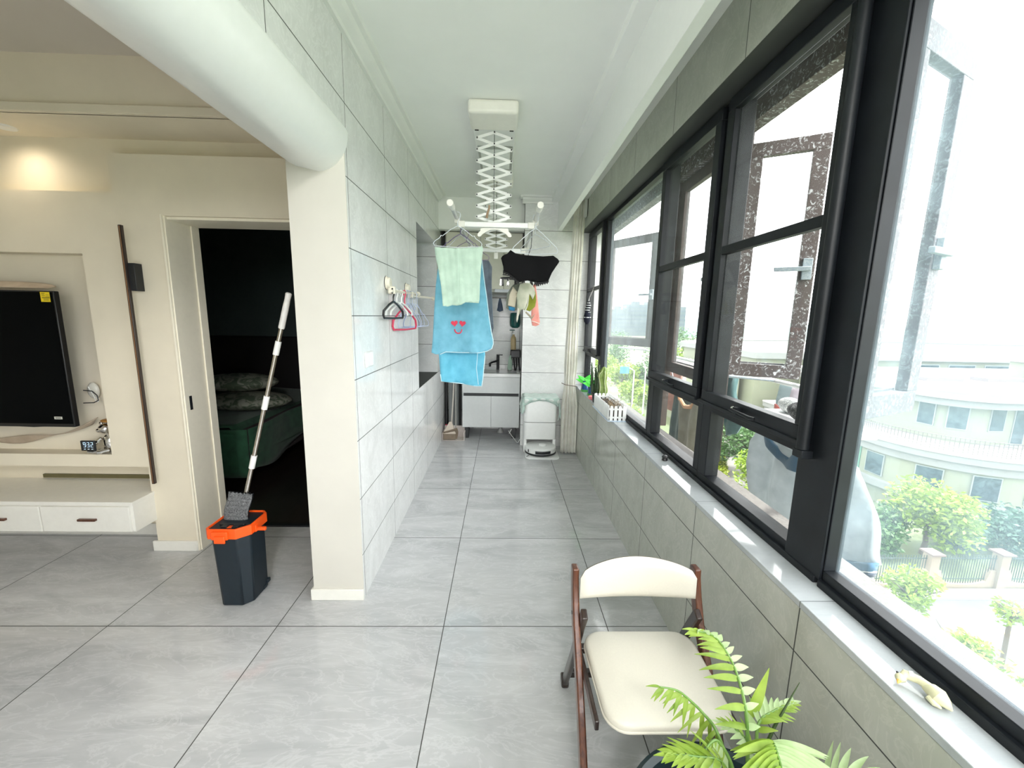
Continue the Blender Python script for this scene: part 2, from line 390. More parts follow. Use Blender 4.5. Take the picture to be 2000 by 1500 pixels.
# window wall: dado, sill, head, pelmet
struct('wall_right', MB().box(XR, 1.02, -2.6, YB, 0, ZS-.02), M['tile_right_shaded'], smooth=False)
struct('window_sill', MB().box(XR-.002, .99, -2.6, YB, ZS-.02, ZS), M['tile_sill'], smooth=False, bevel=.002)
struct('wall_right_head', MB().box(XR, 1.0, -2.6, YB, ZH, 2.80), M['tile_head_shaded'], smooth=False)
struct('pelmet', MB().box(.575, .622, -2.6, YB, 2.415, ZC), M['beam'], smooth=False, bevel=.002)
struct('pelmet_board', MB().box(.50, .576, -2.6, YB, 2.70, ZC), M['ceil'], smooth=False)
struct('ceiling_recess', MB().box(.62, XR, -2.6, YB, 2.665, 2.70), M['white'], smooth=False)
# outside slab edge / concrete ledge in front of the panes
struct('exterior_ledge', MB().box(1.0, 1.14, -2.6, 5.4, .60, ZS-.012), M['concrete'], smooth=False)
struct('exterior_wall', MB().box(1.02, 1.16, -2.6, 5.4, -11.5, .60), M['concrete'], smooth=False)
struct('exterior_head', MB().box(1.0, 1.30, -2.6, 5.4, 2.50, 3.2), M['concrete'], smooth=False)
# inner dark windows. bays along y
XF0, XF1 = .938, 1.0
def pane(win, y0, y1, z0, z1, mt='glass', x=.972): struct('glass_pane', MB().box(x, x+.005, y0, y1, z0, z1), M[mt], win, smooth=False)
def handle(win, y, z):
    mb = MB(); mb.box(.895, .918, y-.012, y+.012, z-.012, z+.012)
    mb.tube([(.893, y+.0, z), (.884, y+.004, z+.002), (.882, y-.05, z+.002), (.886, y-.11, z-.002), (.897, y-.125, z-.002)], [.007, .007, .006, .007, .006], 8)
    struct('handle', mb, M['rail'], win); struct('handle_knob', MB().ell((.905, y+.028, z+.002), (.008, .009, .009)), M['chrome'], win)
def sash(win, y0, y1, z0=1.128, z1=2.385, bar=1.787, knob=True):
    mb = MB(); mb.ring(.915, .945, y0, y1, z0, z1, .05, wb=.055); mb.box(.917, .945, y0+.04, y1-.04, bar-.017, bar+.017)
    mb.box(.906, .92, y0-.006, y1+.006, z0-.004, z0+.012)
    struct('sash', mb, M['rail'], win, bevel=.0025)
    struct('sash_pane', MB().box(.93, .935, y0+.03, y1-.03, z0+.03, z1-.03), M['glass'], win, smooth=False)
    if knob: handle(win, (y0+y1)/2+.02, z0+.028)
def bay(n, y0, y1, wl, wr, trans=None, xf1=XF1):
    mb = MB(); mb.ring(XF0, xf1, y0, y1, ZS, ZH, .04, wb=.05, wt=.035, wl=wl, wr=wr)
    mb.box(XF0-.012, XF0+.01, y0, y1, ZS, ZS+.022)
    if trans: mb.box(XF0, XF1, y0+wl*.9, y1-wr*.9, trans-.05, trans+.03)
    return struct('window_%d' % n, mb, M['rail'], bevel=.003)
w2 = bay(2, 3.88, YB, .07, .05, 1.14); sash(w2, 3.93, 4.57, 1.13, 2.385, 1.79); pane(w2, 3.94, 4.56, .78, 1.10)
w3 = bay(3, 2.52, 3.88, .03, .04); pane(w3, 2.54, 3.85, .78, 2.37, 'glassb')
w4 = bay(4, 1.83, 2.52, .05, .06, 1.14); sash(w4, 1.865, 2.51); pane(w4, 1.87, 2.47, .78, 1.10)
w5 = bay(5, 1.069, 1.83, .101, .07, 1.14); struct('mullion_face', MB().box(XF0, .954, 1.055, 1.07, ZS+.02, ZH-.005), M['rail'], w5); sash(w5, 1.165, 1.815); pane(w5, 1.16, 1.78, .78, 1.10)
mb = MB(); mb.tube([(.905, 1.155, 1.12), (.905, 1.155, 2.39)], .017, 12); mb.box(.89, .925, 1.135, 1.175, 1.095, 1.12); mb.box(.93, .945, 1.055, 1.20, ZS+.02, ZH-.005)
struct('mullion_cover', mb, M['rail'], w5, bevel=.002)
w6 = bay(6, -1.30, 1.0545, .05, .004, None, .985); pane(w6, -1.27, 1.069, .78, 2.37, 'glasse')
mb = MB().box(.955, .972, 1.0555, 1.068, .78, 2.37); struct('gasket', mb, plain('teal_gasket', (.03, .075, .09), .5), w6)
w7 = bay(7, -2.6, -1.30, .04, .05); pane(w7, -2.57, -1.33, .78, 2.37, 'glass')
# outer old window layer
XO = 1.18
mb = MB()
mb.box(1.002, 1.058, 1.150, 1.20, ZS-.02, 2.5); mb.box(1.001, 1.01, 1.09, 1.15, ZS-.02, 2.5)
outer = struct('window_8', mb, M['alu'], bevel=.003)
mb = MB(); mb.box(1.03, 1.118, 1.20, 1.262, ZS-.02, 2.5)
struct('outer_pillar', mb, M['brown'], outer, bevel=.002)
mb = MB()
for y in (2.17, 2.93, 4.75): mb.box(XO-.03, XO+.04, y-.03, y+.03, ZS-.02, 2.5); mb.box(XO-.045, XO-.03, y-.012, y+.012, ZS, 2.5)
struct('outer_mullions', mb, M['brown'], outer, bevel=.002)
mb = MB(); mb.box(XO-.03, XO+.04, 1.3, 4.9, 2.42, 2.52); mb.box(XO-.035, XO+.04, 1.3, 4.9, 2.405, 2.43)
struct('outer_header', mb, M['brownd'], outer, bevel=.002)
def casement(name, hinge, free, z0, z1, mt, rail=.065, hand=True, th=.035, gl='glassd'):
    a = Vector(hinge); b = Vector(free); L = (b-a).length; ang = math.atan2(b.y-a.y, b.x-a.x)
    Mx = Matrix.Translation((a.x, a.y, 0)) @ Matrix.Rotation(ang, 4, 'Z')
    mb = MB().mark(); mb.box(0, L, -th/2, th/2, z0, z0+rail); mb.box(0, L, -th/2, th/2, z1-rail, z1)
    mb.box(0, rail, -th/2, th/2, z0+rail, z1-rail); mb.box(L-rail, L, -th/2, th/2, z0+rail, z1-rail)
    mb.box(rail, L-rail, th/2, th/2+.008, z0+rail-.01, z0+rail+.008)
    mb.xf(Mx); c = struct(name, mb, mt, outer, bevel=.002)
    struct('casement_pane', MB().mark().box(rail*.8, L-rail*.8, -.003, .003, z0+rail*.8, z1-rail*.8).xf(Mx), M[gl], c, smooth=False)
    if hand:
        mb = MB().mark(); zm = z0+(z1-z0)*.47; mb.box(L-rail*.8, L-rail*.2, -th/2-.02, -th/2, zm-.05, zm+.05); mb.box(L-rail*.75-.12, L-rail*.3, -th/2-.04, -th/2-.022, zm-.01, zm+.01)
        mb.xf(Mx); struct('casement_handle', mb, M['alu'], c, bevel=.002)
    return c
casement('casement', (1.21, 2.16), (1.50, 2.0), 1.21, 2.355, M['brownd'])
casement('casement', (1.12, 1.245), (1.472, 1.412), 1.19, 2.335, M['brownm'], .075)
casement('casement', (1.21, 2.90), (1.19, 2.22), 1.13, 2.40, M['brown'], .07)
casement('casement', (1.21, 4.84), (1.57, 4.24), 1.2, 2.36, M['brown'], .085, gl='glassd')
mb = MB()
for z in (1.25, 1.39, 2.22): mb.box(XO-.052, XO-.045, 2.148, 2.172, z-.03, z+.03)
struct('hinge_plates', mb, M['steel'], outer, bevel=.003)
# living side: TV wall, doorway, soffit
zN0, zN1, xN, yN = .625, 1.795, -2.35, 2.50
mb = MB()
mb.box(-2.145, -1.895, YD, 2.66, 0, 2.32)                        # pier between TV niche and doorway
mb.box(-1.895, XS, YD, 2.66, 2.007, 2.32)                        # over the doorway
mb.box(xN, -2.145, YD, 2.66, .549, 2.122); mb.box(-5.2, xN, YD, 2.66, zN1, 2.122); mb.box(-5.2, xN, YD, 2.66, .549, zN0)
mb.box(-5.2, xN, yN, 2.66, zN0, zN1); mb.box(-5.2, -2.145, 2.6, 2.66, 0, .549)
mb.box(-5.2, XS, 2.49, 2.66, 2.10, 2.69)
struct('wall_tv', mb, M['warm'], smooth=False)
mb = MB().box(-5.2, XS, 2.20, 2.66, 2.42, 2.69); mb.box(-5.2, XS, 2.18, 2.21, 2.42, 2.458)
struct('ceiling_soffit', mb, M['warm'], smooth=False, bevel=.002)
mb = MB().box(-1.895, -1.880, YD+.004, 2.66, 0, 2.007); mb.box(-1.895, XS, YD+.02, 2.66, 1.992, 2.007); mb.box(-1.897, -1.886, YD-.008, YD+.012, 0, 2.012)
mb.box(-1.88, -1.872, 2.60, 2.66, 0, 1.992)
d1 = struct('door_1', mb, plain('door_lining', (.90, .845, .71), .5, var=.02), bevel=.0015)
struct('strike_plate', MB().box(-1.881, -1.877, 2.445, 2.463, .90, .985), M['black'], d1)
mb = MB().box(-2.168, -1.9, YD-.014, YD, 0, .066); mb.box(-1.9, -1.893, YD-.014, 2.45, 0, .066); struct('baseboard_tv', mb, M['base'], bevel=.003)
mb = MB().box(XS-.012, XL+.002, YS-.02, YS-.006, 0, .062); mb.box(XS-.018, XS-.006, YS-.02, 2.42, 0, .062); struct('baseboard_column', mb, M['base'], bevel=.003)
struct('baseboard_left', MB().box(-5.2, -2.16, 2.588, 2.6, 0, .08), M['base'], bevel=.003)
struct('threshold', MB().box(-1.88, XS, 2.70, 2.73, 0, .012), M['black'], smooth=False)
# bedroom
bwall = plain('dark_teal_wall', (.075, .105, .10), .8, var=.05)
mb = MB().box(-4.2, -.97, 5.4, 5.5, 0, 2.8); mb.box(-4.2, -4.1, 2.66, 5.5, 0, 2.8); mb.box(-.975, -.969, 2.66, 5.42, 0, 2.8); mb.box(-4.2, -1.9, 2.66, 2.68, 0, 2.8); mb.box(-1.9, -.97, 2.66, 2.68, 2.01, 2.8)
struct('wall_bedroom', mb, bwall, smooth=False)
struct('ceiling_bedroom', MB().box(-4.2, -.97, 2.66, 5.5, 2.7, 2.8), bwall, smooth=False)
# walls behind the camera
mb = MB().box(-5.2, -5.0, -2.6, 2.7, 0, 2.8); struct('wall_living_left', mb, M['warm'], smooth=False)
mb = MB(); mb.box(-5.2, XL+.0, -2.7, -2.6, 0, 2.8); mb.box(XL, 1.02, -2.7, -2.6, 2.6, 2.8); mb.box(XL, 1.02, -2.7, -2.6, 0, .9)  # open end above the sill added to let in more light
struct('wall_front', mb, M['white'], smooth=False)

lampo = thing('added_fill_lamp', 'round white lamp base added behind the viewpoint as fill light for the balcony', 'lamp', (.02, -1.1, 2.75))  # fixture made up to go with the added fill light
MB().lathe([(.16, 0), (.16, -.03), (.12, -.03), (.12, 0)], (.02, -1.1, 2.75), 32).build('base', M['wplastic'], lampo)
# ------------------------------------------------------------ folding chair
fc = thing('folding_chair', 'cream padded folding chair with curved walnut frame on the marble floor', 'chair', (.46, 1.17, 0))
def rsq(x0, x1, y0, y1, r, n=5):
    out = []
    for cx, cyy, a0 in ((x1-r, y1-r, 0), (x0+r, y1-r, 90), (x0+r, y0+r, 180), (x1-r, y0+r, 270)):
        for k in range(n+1):
            a = R(a0+90*k/n); out.append((cx+r*math.cos(a), cyy+r*math.sin(a)))
    return out
def cushion(mb, outline, z0, z1, puff=.012):
    cx = sum(p[0] for p in outline)/len(outline); cyy = sum(p[1] for p in outline)/len(outline); n = len(outline)
    lv = [(.97, z0), (1, z0+(z1-z0)*.25), (1, z0+(z1-z0)*.7), (.975, z1-.004), (.93, z1), (.6, z1+puff), (.25, z1+puff*1.2)]
    b = len(mb.v)
    for s_, z in lv:
        for p in outline: mb.v.append((cx+(p[0]-cx)*s_, cyy+(p[1]-cyy)*s_, z))
    for i in range(len(lv)-1):
        for k in range(n): mb.f.append([b+i*n+k, b+i*n+(k+1) % n, b+(i+1)*n+(k+1) % n, b+(i+1)*n+k]); mb.m.append(mb.cur)
    mb.f.append([b+k for k in range(n)][::-1]); mb.m.append(mb.cur)
    mb.f.append([b+(len(lv)-1)*n+k for k in range(n)]); mb.m.append(mb.cur)
    return mb
seatp = []
for p in rsq(.284, .652, .895, 1.225, .06, 6):
    t = (1.225-p[1])/.33; seatp.append((.468+(p[0]-.468)*(1-.05*t), p[1]))
cushion(MB(), seatp, .418, .449, .005).build('seat', M['leather'], fc, ang=60)
mb = MB(); mb.tube([(p[0]*1.0, p[1], .425) for p in seatp+seatp[:1]], .0035, 6); mb.build('seat_piping', M['leather'], fc)
# curved backrest pad
def bk(u, v, side):
    x = .268+.386*u; yy = 1.205+.035*math.sin(PI*u)*1; top = .655+.055*math.sin(PI*min(1, max(0, u)))**.4; bot = .583-.016*math.sin(PI*u)
    z = bot+(top-bot)*v; t = .016*(1-abs(2*v-1)**4)**.5*(1-abs(2*u-1)**10)**.5+.002
    return (x, yy+side*t+.045*(z-.6), z)
mb = MB(); mb.grid(lambda u, v: bk(u, v, -1), 26, 10); mb.grid(lambda u, v: bk(u, v, 1), 26, 10)
mb.build('backrest', M['leather'], fc, ang=70)
def bar(mb, pts, w, d):   # flat wooden bar: w along x, d across the path in the yz plane
    b = len(mb.v); n = len(pts)
    for i, p in enumerate(pts):
        q = Vector(pts[min(i+1, n-1)])-Vector(pts[max(i-1, 0)]); q = Vector((0, q.y, q.z)).normalized(); nn = Vector((0, -q.z, q.y))
        P = Vector(p)
        for sx, sn in ((-1, -1), (1, -1), (1, 1), (-1, 1)): mb.v.append(tuple(P+Vector((sx*w/2, 0, 0))+nn*sn*d/2))
    for i in range(n-1):
        for k in range(4): mb.f.append([b+i*4+k, b+i*4+(k+1) % 4, b+(i+1)*4+(k+1) % 4, b+(i+1)*4+k]); mb.m.append(mb.cur)
    mb.f.append([b, b+3, b+2, b+1]); mb.f.append([b+(n-1)*4+k for k in range(4)]); mb.m += [mb.cur]*2
    return mb
for sx, x in ((-1, .256), (1, .667)):
    pts = [(x, 1.245, .672), (x, 1.243, .64), (x, 1.225, .58), (x, 1.19, .50), (x, 1.13, .42), (x, 1.05, .30), (x, .965, .15), (x, .885, .0)]
    lg = bar(MB(), pts, .022, .040).build('leg', M['wood'], fc, bevel=.005, seg=3)
    mb = MB(); mb.tube([(x-sx*.012, 1.205, .53), (x+sx*.013, 1.205, .53)], .006, 10); mb.build('pivot_bolt', M['black'], lg)
    x2 = x-sx*-.0+(-.0); x2 = x - sx*.024*(-1 if sx < 0 else 1) if False else x-sx*.0
    xr = x+(.020 if sx < 0 else -.024)
    xb = x-.005+.024 if sx < 0 else xr
    pts = [(xb, 1.155, .565), (xb, 1.19, .50), (xb+.002, 1.30, .28), (xb+.004, 1.452, .012)]
    bar(MB(), pts, .02, .034).build('leg', M['woodb'], fc, bevel=.004)
    mb = MB().box(xb-.012, xb+.018, 1.43, 1.478, 0, .035); mb.build('foot_cap', M['woodb'], fc, bevel=.006)
    bar(MB(), [(x+(.016 if sx < 0 else -.016), 1.17, .405), (x+(.016 if sx < 0 else -.016), .93, .405)], .012, .03).build('seat_rail', M['woodb'], fc, bevel=.003)
MB().box(.27, .655, 1.405, 1.425, .075, .105).build('stretcher', M['woodb'], fc, bevel=.004)
MB().box(.262, .66, .955, .972, .13, .16).build('stretcher', M['wood'], fc, bevel=.004)
MB().box(.27, .655, 1.185, 1.21, .39, .412).build('seat_crossbar', M['woodb'], fc, bevel=.004)
# ------------------------------------------------------------ potted palm
pp = thing('potted_palm', 'bright green parlour palm in a wide dark pot in front of the cream chair', 'plant', (.51, .66, 0))
pc = (.51, .66)
M['pot'] = plain('dark_teal_pot', (.012, .028, .034), .35, var=.1)
M['soil'] = plain('potting_soil', (.035, .024, .017), .95, var=.5, scale=60, bmp=.5)
MB().lathe([(.15, 0), (.16, .01), (.215, .35), (.232, .36), (.236, .398), (.226, .402), (.212, .395), (.20, .33), (.02, .325)], (pc[0], pc[1], 0), 56).build('pot', M['pot'], pp)
mb = MB(); mb.grid(lambda u, v: (pc[0]+.198*v*math.cos(2*PI*u), pc[1]+.198*v*math.sin(2*PI*u), .335+.012*noise.noise(Vector((math.cos(2*PI*u)*v*6, math.sin(2*PI*u)*v*6, 0)))), 24, 6); mb.build('soil', M['soil'], pp)
random.seed(4)
for k in range(7):
    a = random.random()*6.3; r = .06+.09*random.random()
    MB().ell((pc[0]+r*math.cos(a), pc[1]+r*math.sin(a), .345), (.016, .012, .009)).build('pebble', M['wplastic'], pp)
leafA = leafm('palm_leaf', (.16, .28, .02), (.33, .45, .07)); leafB = leafm('palm_leaf_pale', (.36, .50, .22), (.52, .64, .38)); stemm = leafm('palm_stem', (.08, .18, .03), (.16, .28, .06), trans=.05)
def leaflet(mb, base, d, nrm, L, W, droop, fold=.3):
    d = d.normalized(); side = d.cross(nrm).normalized(); n = 10; b = len(mb.v); P = Vector(base)
    for i in range(n+1):
        t = i/n; wdt = W*math.sin(PI*min(1, t*.97+.03)**.62)**.85*(1-.25*t)+.0004
        c = P+d*(L*t)+Vector((0, 0, -1))*droop*L*t*t
        mb.v.append(tuple(c-side*wdt+nrm*wdt*fold)); mb.v.append(tuple(c)); mb.v.append(tuple(c+side*wdt+nrm*wdt*fold))
    for i in range(n):
        for k in (0, 1): mb.f.append([b+i*3+k, b+i*3+k+1, b+i*3+k+4, b+i*3+k+3]); mb.m.append(mb.cur)
def bez(p, t):   # smooth curve through the given points
    p = [Vector(x) for x in p]; n = len(p)-1; s_ = min(max(t, 0), .99999)*n; k = int(s_); u = s_-k
    p0, p1, p2, p3 = p[max(k-1, 0)], p[k], p[k+1], p[min(k+2, n)]
    return .5*((2*p1)+(p2-p0)*u+(2*p0-5*p1+4*p2-p3)*u*u+(3*p1-p0-3*p2+p3)*u**3)
def frond(ctrl, n, L, W, start=.35, spread=65, mat=leafA, mat2=None, droop=.25, lift=.1, left=None, right=None, Lr=None):
    """left / right: optional fixed leaflet direction on each side of the stem"""
    pts = [bez(ctrl, i/28) for i in range(29)]
    st = MB().tube(pts, [.0042*(1-.78*i/28)+.0007 for i in range(29)], 7).build('frond', stemm, pp)
    mb = MB(); mb2 = MB()
    for i in range(n):
        f = (i+.5)/n; t = start+(1-start)*f; p = bez(ctrl, t); q = (bez(ctrl, min(1, t+.04))-bez(ctrl, t-.04)).normalized()
        sd = q.cross(Vector((0, 0, 1)))
        sd = sd.normalized() if sd.length > .05 else Vector((1, 0, 0)); nr = sd.cross(q).normalized()
        for s_ in (-1, 1):
            fx = left if s_ < 0 else right
            a = R(spread*(1-.5*f)+random.uniform(-6, 6)); LL = (L if s_ < 0 or not Lr else Lr)*(.72+.28*math.sin(PI*min(1, f*1.3+.1)))*(1-.45*f**4)*random.uniform(.92, 1.08)
            if fx: d = (Vector(fx)+q*(.15+.9*f*f)+Vector((random.uniform(-.1, .1), random.uniform(-.1, .1), random.uniform(-.08, .08)))).normalized(); nn = (Vector((-.1, -.75, .75)) - d*d.dot(Vector((-.1, -.75, .75)))).normalized()
            else: d = (q*math.cos(a)+sd*s_*math.sin(a)+nr*lift).normalized(); nn = nr
            leaflet(mb2 if (mat2 and s_ > 0) else mb, p, d, nn, LL, W*random.uniform(.85, 1.12), droop*random.uniform(.6, 1.3))
    leaflet(mb, pts[-1], pts[-1]-pts[-3], nr, L*.55, W*.8, .1)
    mb.build('leaflets', mat, st, ang=80)
    if mb2.v: mb2.build('leaflets', mat2, st, ang=80)
b_ = (.53, .67, .335)
frond([b_, (.54, .71, .52), (.541, .74, .651), (.551, .80, .693), (.546, .84, .716), (.517, .85, .751), (.467, .84, .775)], 12, .082, .0072, .27, 60, leafA, leafB, .30, left=(-1, -.05, .10), right=(.75, -.1, .25), Lr=.036)
frond([b_, (.50, .71, .54), (.48, .74, .612), (.465, .77, .624), (.432, .78, .653), (.403, .78, .676), (.362, .775, .69)], 8, .066, .0048, .30, 55, leafA, leafA, .35, left=(-.55, -.25, -.55), right=(.10, -.25, -.8), Lr=.06)
frond([b_, (.565, .69, .55), (.560, .685, .648), (.545, .65, .672), (.53, .60, .66)], 13, .10, .0080, .50, 62, leafA, leafB, .2, left=(-1, -.12, .06), right=(1, -.12, -.14), Lr=.115)
frond([b_, (.56, .71, .52), (.569, .74, .624), (.614, .76, .641), (.672, .78, .640)], 9, .055, .0062, .45, 50, leafB, leafA, .2)
frond([b_, (.49, .68, .53), (.459, .68, .61), (.405, .68, .625), (.355, .68, .630)], 9, .07, .0065, .45, 45, leafA, leafA, .25)
frond([b_, (.50, .69, .55), (.47, .71, .62), (.44, .70, .628), (.41, .68, .60)], 8, .065, .0058, .40, 50, leafA, leafB, .4, left=(-.3, -.2, -.8), right=(.1, -.2, -.85))
frond([b_, (.60, .66, .52), (.64, .64, .62), (.69, .62, .645), (.745, .60, .625)], 11, .085, .0070, .42, 58, leafB, leafA, .25)
frond([b_, (.545, .66, .52), (.50, .62, .60), (.44, .60, .63), (.38, .60, .63)], 10, .075, .0068, .45, 55, leafA, leafB, .25)
frond([b_, (.55, .70, .50), (.56, .72, .58), (.53, .74, .61), (.50, .75, .62)], 7, .05, .0058, .40, 60, leafB, leafA, .2)
frond([b_, (.57, .64, .50), (.58, .60, .60), (.60, .56, .66), (.63, .52, .67)], 10, .09, .0075, .45, 60, leafA, leafB, .2)
frond([b_, (.53, .66, .45), (.49, .64, .52), (.44, .62, .54), (.40, .60, .52)], 9, .08, .0065, .40, 55, leafA, leafA, .3)
mb = MB(); leaflet(mb, (.563, .76, .630), Vector((.042, .02, .092)), Vector((-.3, -1, .1)), .112, .0125, -.02); mb.build('leaflets', leafA, pp)
mb = MB().tube([(.54, .69, .40), (.575, .73, .55), (.61, .745, .62), (.664, .76, .716)], [.0042, .0040, .0034, .0006], 8); mb.build('spear_shoot', plain('spear_green', (.03, .06, .012), .5), pp)
# ------------------------------------------------------------ mop bucket and mop
bk_ = thing('mop_bucket', 'dark mop bucket with a bright orange rim in front of the dark doorway', 'bucket', (-1.35, 2.0, 0))
def octo(x0, x1, y0, y1, c): return [(x0+c*.35, y0), (x1-c, y0), (x1, y0+c), (x1, y1-c*.5), (x1-c*.5, y1), (x0+c*.5, y1), (x0, y1-c*.5), (x0, y0+c*.35)]
def loft(mb, levels, cap=True):
    n = len(levels[0][0]); b = len(mb.v)
    for pl, z in levels: mb.v += [(p[0], p[1], z) for p in pl]
    for i in range(len(levels)-1):
        for k in range(n): mb.f.append([b+i*n+k, b+i*n+(k+1) % n, b+(i+1)*n+(k+1) % n, b+(i+1)*n+k]); mb.m.append(mb.cur)
    if cap:
        mb.f.append([b+k for k in range(n)][::-1]); mb.f.append([b+(len(levels)-1)*n+k for k in range(n)]); mb.m += [mb.cur]*2
    return mb
lo = octo(-1.422, -1.272, 1.902, 2.085, .04); hi = octo(-1.452, -1.272, 1.912, 2.10, .045)
loft(MB(), [(lo, .004), (lo, .012), (hi, .405)]).build('body', M['bucket'], bk_, bevel=.008, seg=3)
r0 = octo(-1.466, -1.262, 1.900, 2.112, .05); r1 = octo(-1.458, -1.270, 1.908, 2.104, .048)
mb = loft(MB(), [(r0, .375), (r0, .425), (r1, .427), (r1, .40)], cap=False); rim = mb.build('rim', M['orange'], bk_, bevel=.002, ang=25)
loft(MB(), [(r1, .395), (r1, .418)]).build('wringer_insert', M['bucket'], bk_, bevel=.003)
mb = MB().box(-1.425, -1.30, 1.955, 1.968, .418, .426); mb.box(-1.40, -1.37, 1.925, 1.96, .418, .428); mb.box(-1.345, -1.315, 1.925, 1.96, .418, .428); mb.build('wringer_slot', M['black'], bk_, bevel=.002)
MB().box(-1.372, -1.343, 1.928, 1.952, .4185, .4215).build('release_tab', M['orange'], bk_, bevel=.001)
mb = MB(); mb.box(-1.425, -1.345, 1.888, 1.902, .375, .418); lat = mb.build('latch', M['orange'], bk_, bevel=.003)
mb = MB(); mb.box(-1.408, -1.355, 1.881, 1.89, .36, .398); mb.build('latch_button', M['orange'], lat, bevel=.003)
mb = MB(); mb.box(-1.266, -1.215, 1.985, 2.0, .375, .393); mb.box(-1.272, -1.258, 1.98, 2.005, .37, .405); mb.build('carry_handle', M['orange'], bk_, bevel=.003)
mb = MB(); mb.box(-1.285, -1.268, 2.02, 2.05, .01, .03); mb.box(-1.282, -1.262, 2.05, 2.075, .03, .05); mb.build('drain_plug', M['bucket'], bk_, bevel=.003)
mp_ = thing('mop', 'flat mop with grey pad and steel pole leaning in the orange rimmed bucket', 'mop', (-1.37, 2.03, .40))
A = Vector((-1.345, 2.055, .53)); B = Vector((-1.078, 2.12, 1.592)); D = (B-A)
def ps(t): return tuple(A+D*t)
MB().tube([ps(0), ps(.86)], .0105, 14).build('pole', M['steel'], mp_)
MB().tube([ps(.83), ps(.835), ps(.93), ps(.97), ps(.995), ps(1.0)], [.0125, .0150, .0150, .0135, .0150, .009], 14).build('grip', plain('pale_grip', (.78, .77, .75), .4), mp_)
for t in (.735, .47, .175): MB().tube([ps(t-.03), ps(t+.035)], .0145, 14).build('collar', M['wplastic'], mp_)
padm, nt, bs = new('grey_microfibre'); f = noise_f(nt, objc(nt), 160, 5, 1.5); nt.links.new(ramp(nt, f, .35, .68, (.045, .047, .05), (.30, .31, .32)), bs.inputs['Base Color']); bs.inputs['Roughness'].default_value = 1; bump(nt, bs, f, 1.0, .006)
E_ = D.normalized()
def padp(u, v, s_):
    x = -1.458+.122*u+.035*v+.004*math.sin(9*v); z = .372+.19*v+.004*math.sin(40*u)*(v > .9)
    e = (1-abs(2*u-1)**6)*(1-abs(2*v-1)**8)
    return (x, 2.02+s_*(.006+.008*e)+.025*v+.0015*math.sin(60*v), z-.012*u)
mb = MB(); mb.grid(lambda u, v: padp(u, v, -1), 24, 44); mb.build('microfibre_pad', padm, mp_, ang=80)
mb = MB(); mb.grid(lambda u, v: Vector(padp(u, v, 1)), 12, 20); mb.grid(lambda u, v: Vector(padp(u, v, -.6)), 12, 20); mb.build('pad_plate', M['black'], mp_)
MB().box(-1.345, -1.337, 2.028, 2.045, .37, .44).build('orange_trim', M['orange'], mp_)
MB().box(-1.372, -1.318, 2.04, 2.065, .50, .55).build('swivel_joint', M['black'], mp_, bevel=.005)
# ------------------------------------------------------------ television corner
tv = thing('television', 'wall mounted black flat television with a yellow sticker', 'television', (-2.9, 2.40, .8))
MB().box(-3.9, -2.462, 2.335, 2.365, .815, 1.585).build('housing', plain('tv_bezel', (.003, .0035, .005), .4), tv, bevel=.004)
MB().box(-3.89, -2.47, 2.3335, 2.336, .835, 1.577).build('screen', plain('tv_screen', (.0015, .002, .0025), .5, spec=.04, var=0), tv, smooth=False)
MB().box(-3.3, -2.65, 2.365, 2.50, 1.0, 1.4).build('mount', M['black'], tv, bevel=.004)
ys = emit('x', (0, 0, 0), 0); yel = plain('yellow_sticker', (.83, .62, .01), .5)
sk = MB().box(-2.532, -2.482, 2.3328, 2.3338, 1.525, 1.578).build('energy_label', yel, tv, smooth=False)
mb = MB(); mb.box(-2.525, -2.484, 2.332, 2.3329, 1.545, 1.549)
for i, (a, b) in enumerate(((0, .018), (0, .015), (.022, .038), (0, .017), (.02, .04))): mb.box(-2.525+a, -2.525+b, 2.3322, 2.3329, 1.570-.0045*i, 1.572-.0045*i)
for i in range(3): mb.box(-2.518, -2.490, 2.3322, 2.3329, 1.540-.004*i, 1.5415-.004*i)
mb.build('label_print', plain('label_ink', (.10, .08, .01), .6), sk, smooth=False)
bd = MB().box(-2.568, -2.524, 2.3325, 2.3338, .862, .877).build('model_badge', plain('badge_white', (.62, .62, .55), .5), tv, smooth=False)
mb = MB()
for i in range(7): mb.box(-2.561+.0045*i, -2.5583+.0045*i, 2.332, 2.3326, .8665, .8725)
mb.build('badge_print', M['black'], bd, smooth=False)
cb = thing('tv_power_cables', 'black and white cables looping beside the television edge', 'cable', (-2.45, 2.47, .93))
MB().tube([(-2.50, 2.45, 1.01), (-2.44, 2.44, 1.008), (-2.405, 2.43, .985), (-2.402, 2.43, .955), (-2.43, 2.43, .94), (-2.50, 2.44, .935)], .003, 8).build('black_cable', M['black'], cb)
MB().tube([(-2.48, 2.46, 1.03), (-2.445, 2.45, .98), (-2.425, 2.44, .945), (-2.41, 2.435, .945), (-2.408, 2.44, .96), (-2.44, 2.45, .97)], .0022, 8).build('white_cable', M['wplastic'], cb)
MB().ell((-2.468, 2.478, 1.005), (.035, .018, .05)).build('adapter_pouch', plain('clear_bag', (.62, .61, .55), .2), cb)
MB().tube([(-2.90, 2.36, .83), (-2.86, 2.40, .80), (-2.78, 2.41, .793), (-2.70, 2.40, .80), (-2.66, 2.36, .83)], .0022, 6).build('hanging_cable', M['black'], cb)
scf = fabric('peach_chiffon', (.60, .49, .36), (.66, .56, .44), trans=.35)
def sc1(u, v):
    x = -3.2+.66*u; return (x, 2.375+.05*v+.01*math.sin(9*u), 1.60+.045*math.sin(PI*u)**.6*v+.012*math.sin(5*u+2)*v+.004*v)
mb = MB(); mb.grid(lambda u, v: sc1(u, v), 24, 6); o = mb.build('draped_scarf', scf, solid=.004); tag(o, 'sheer peach scarf lying along the top edge of the television', 'scarf')
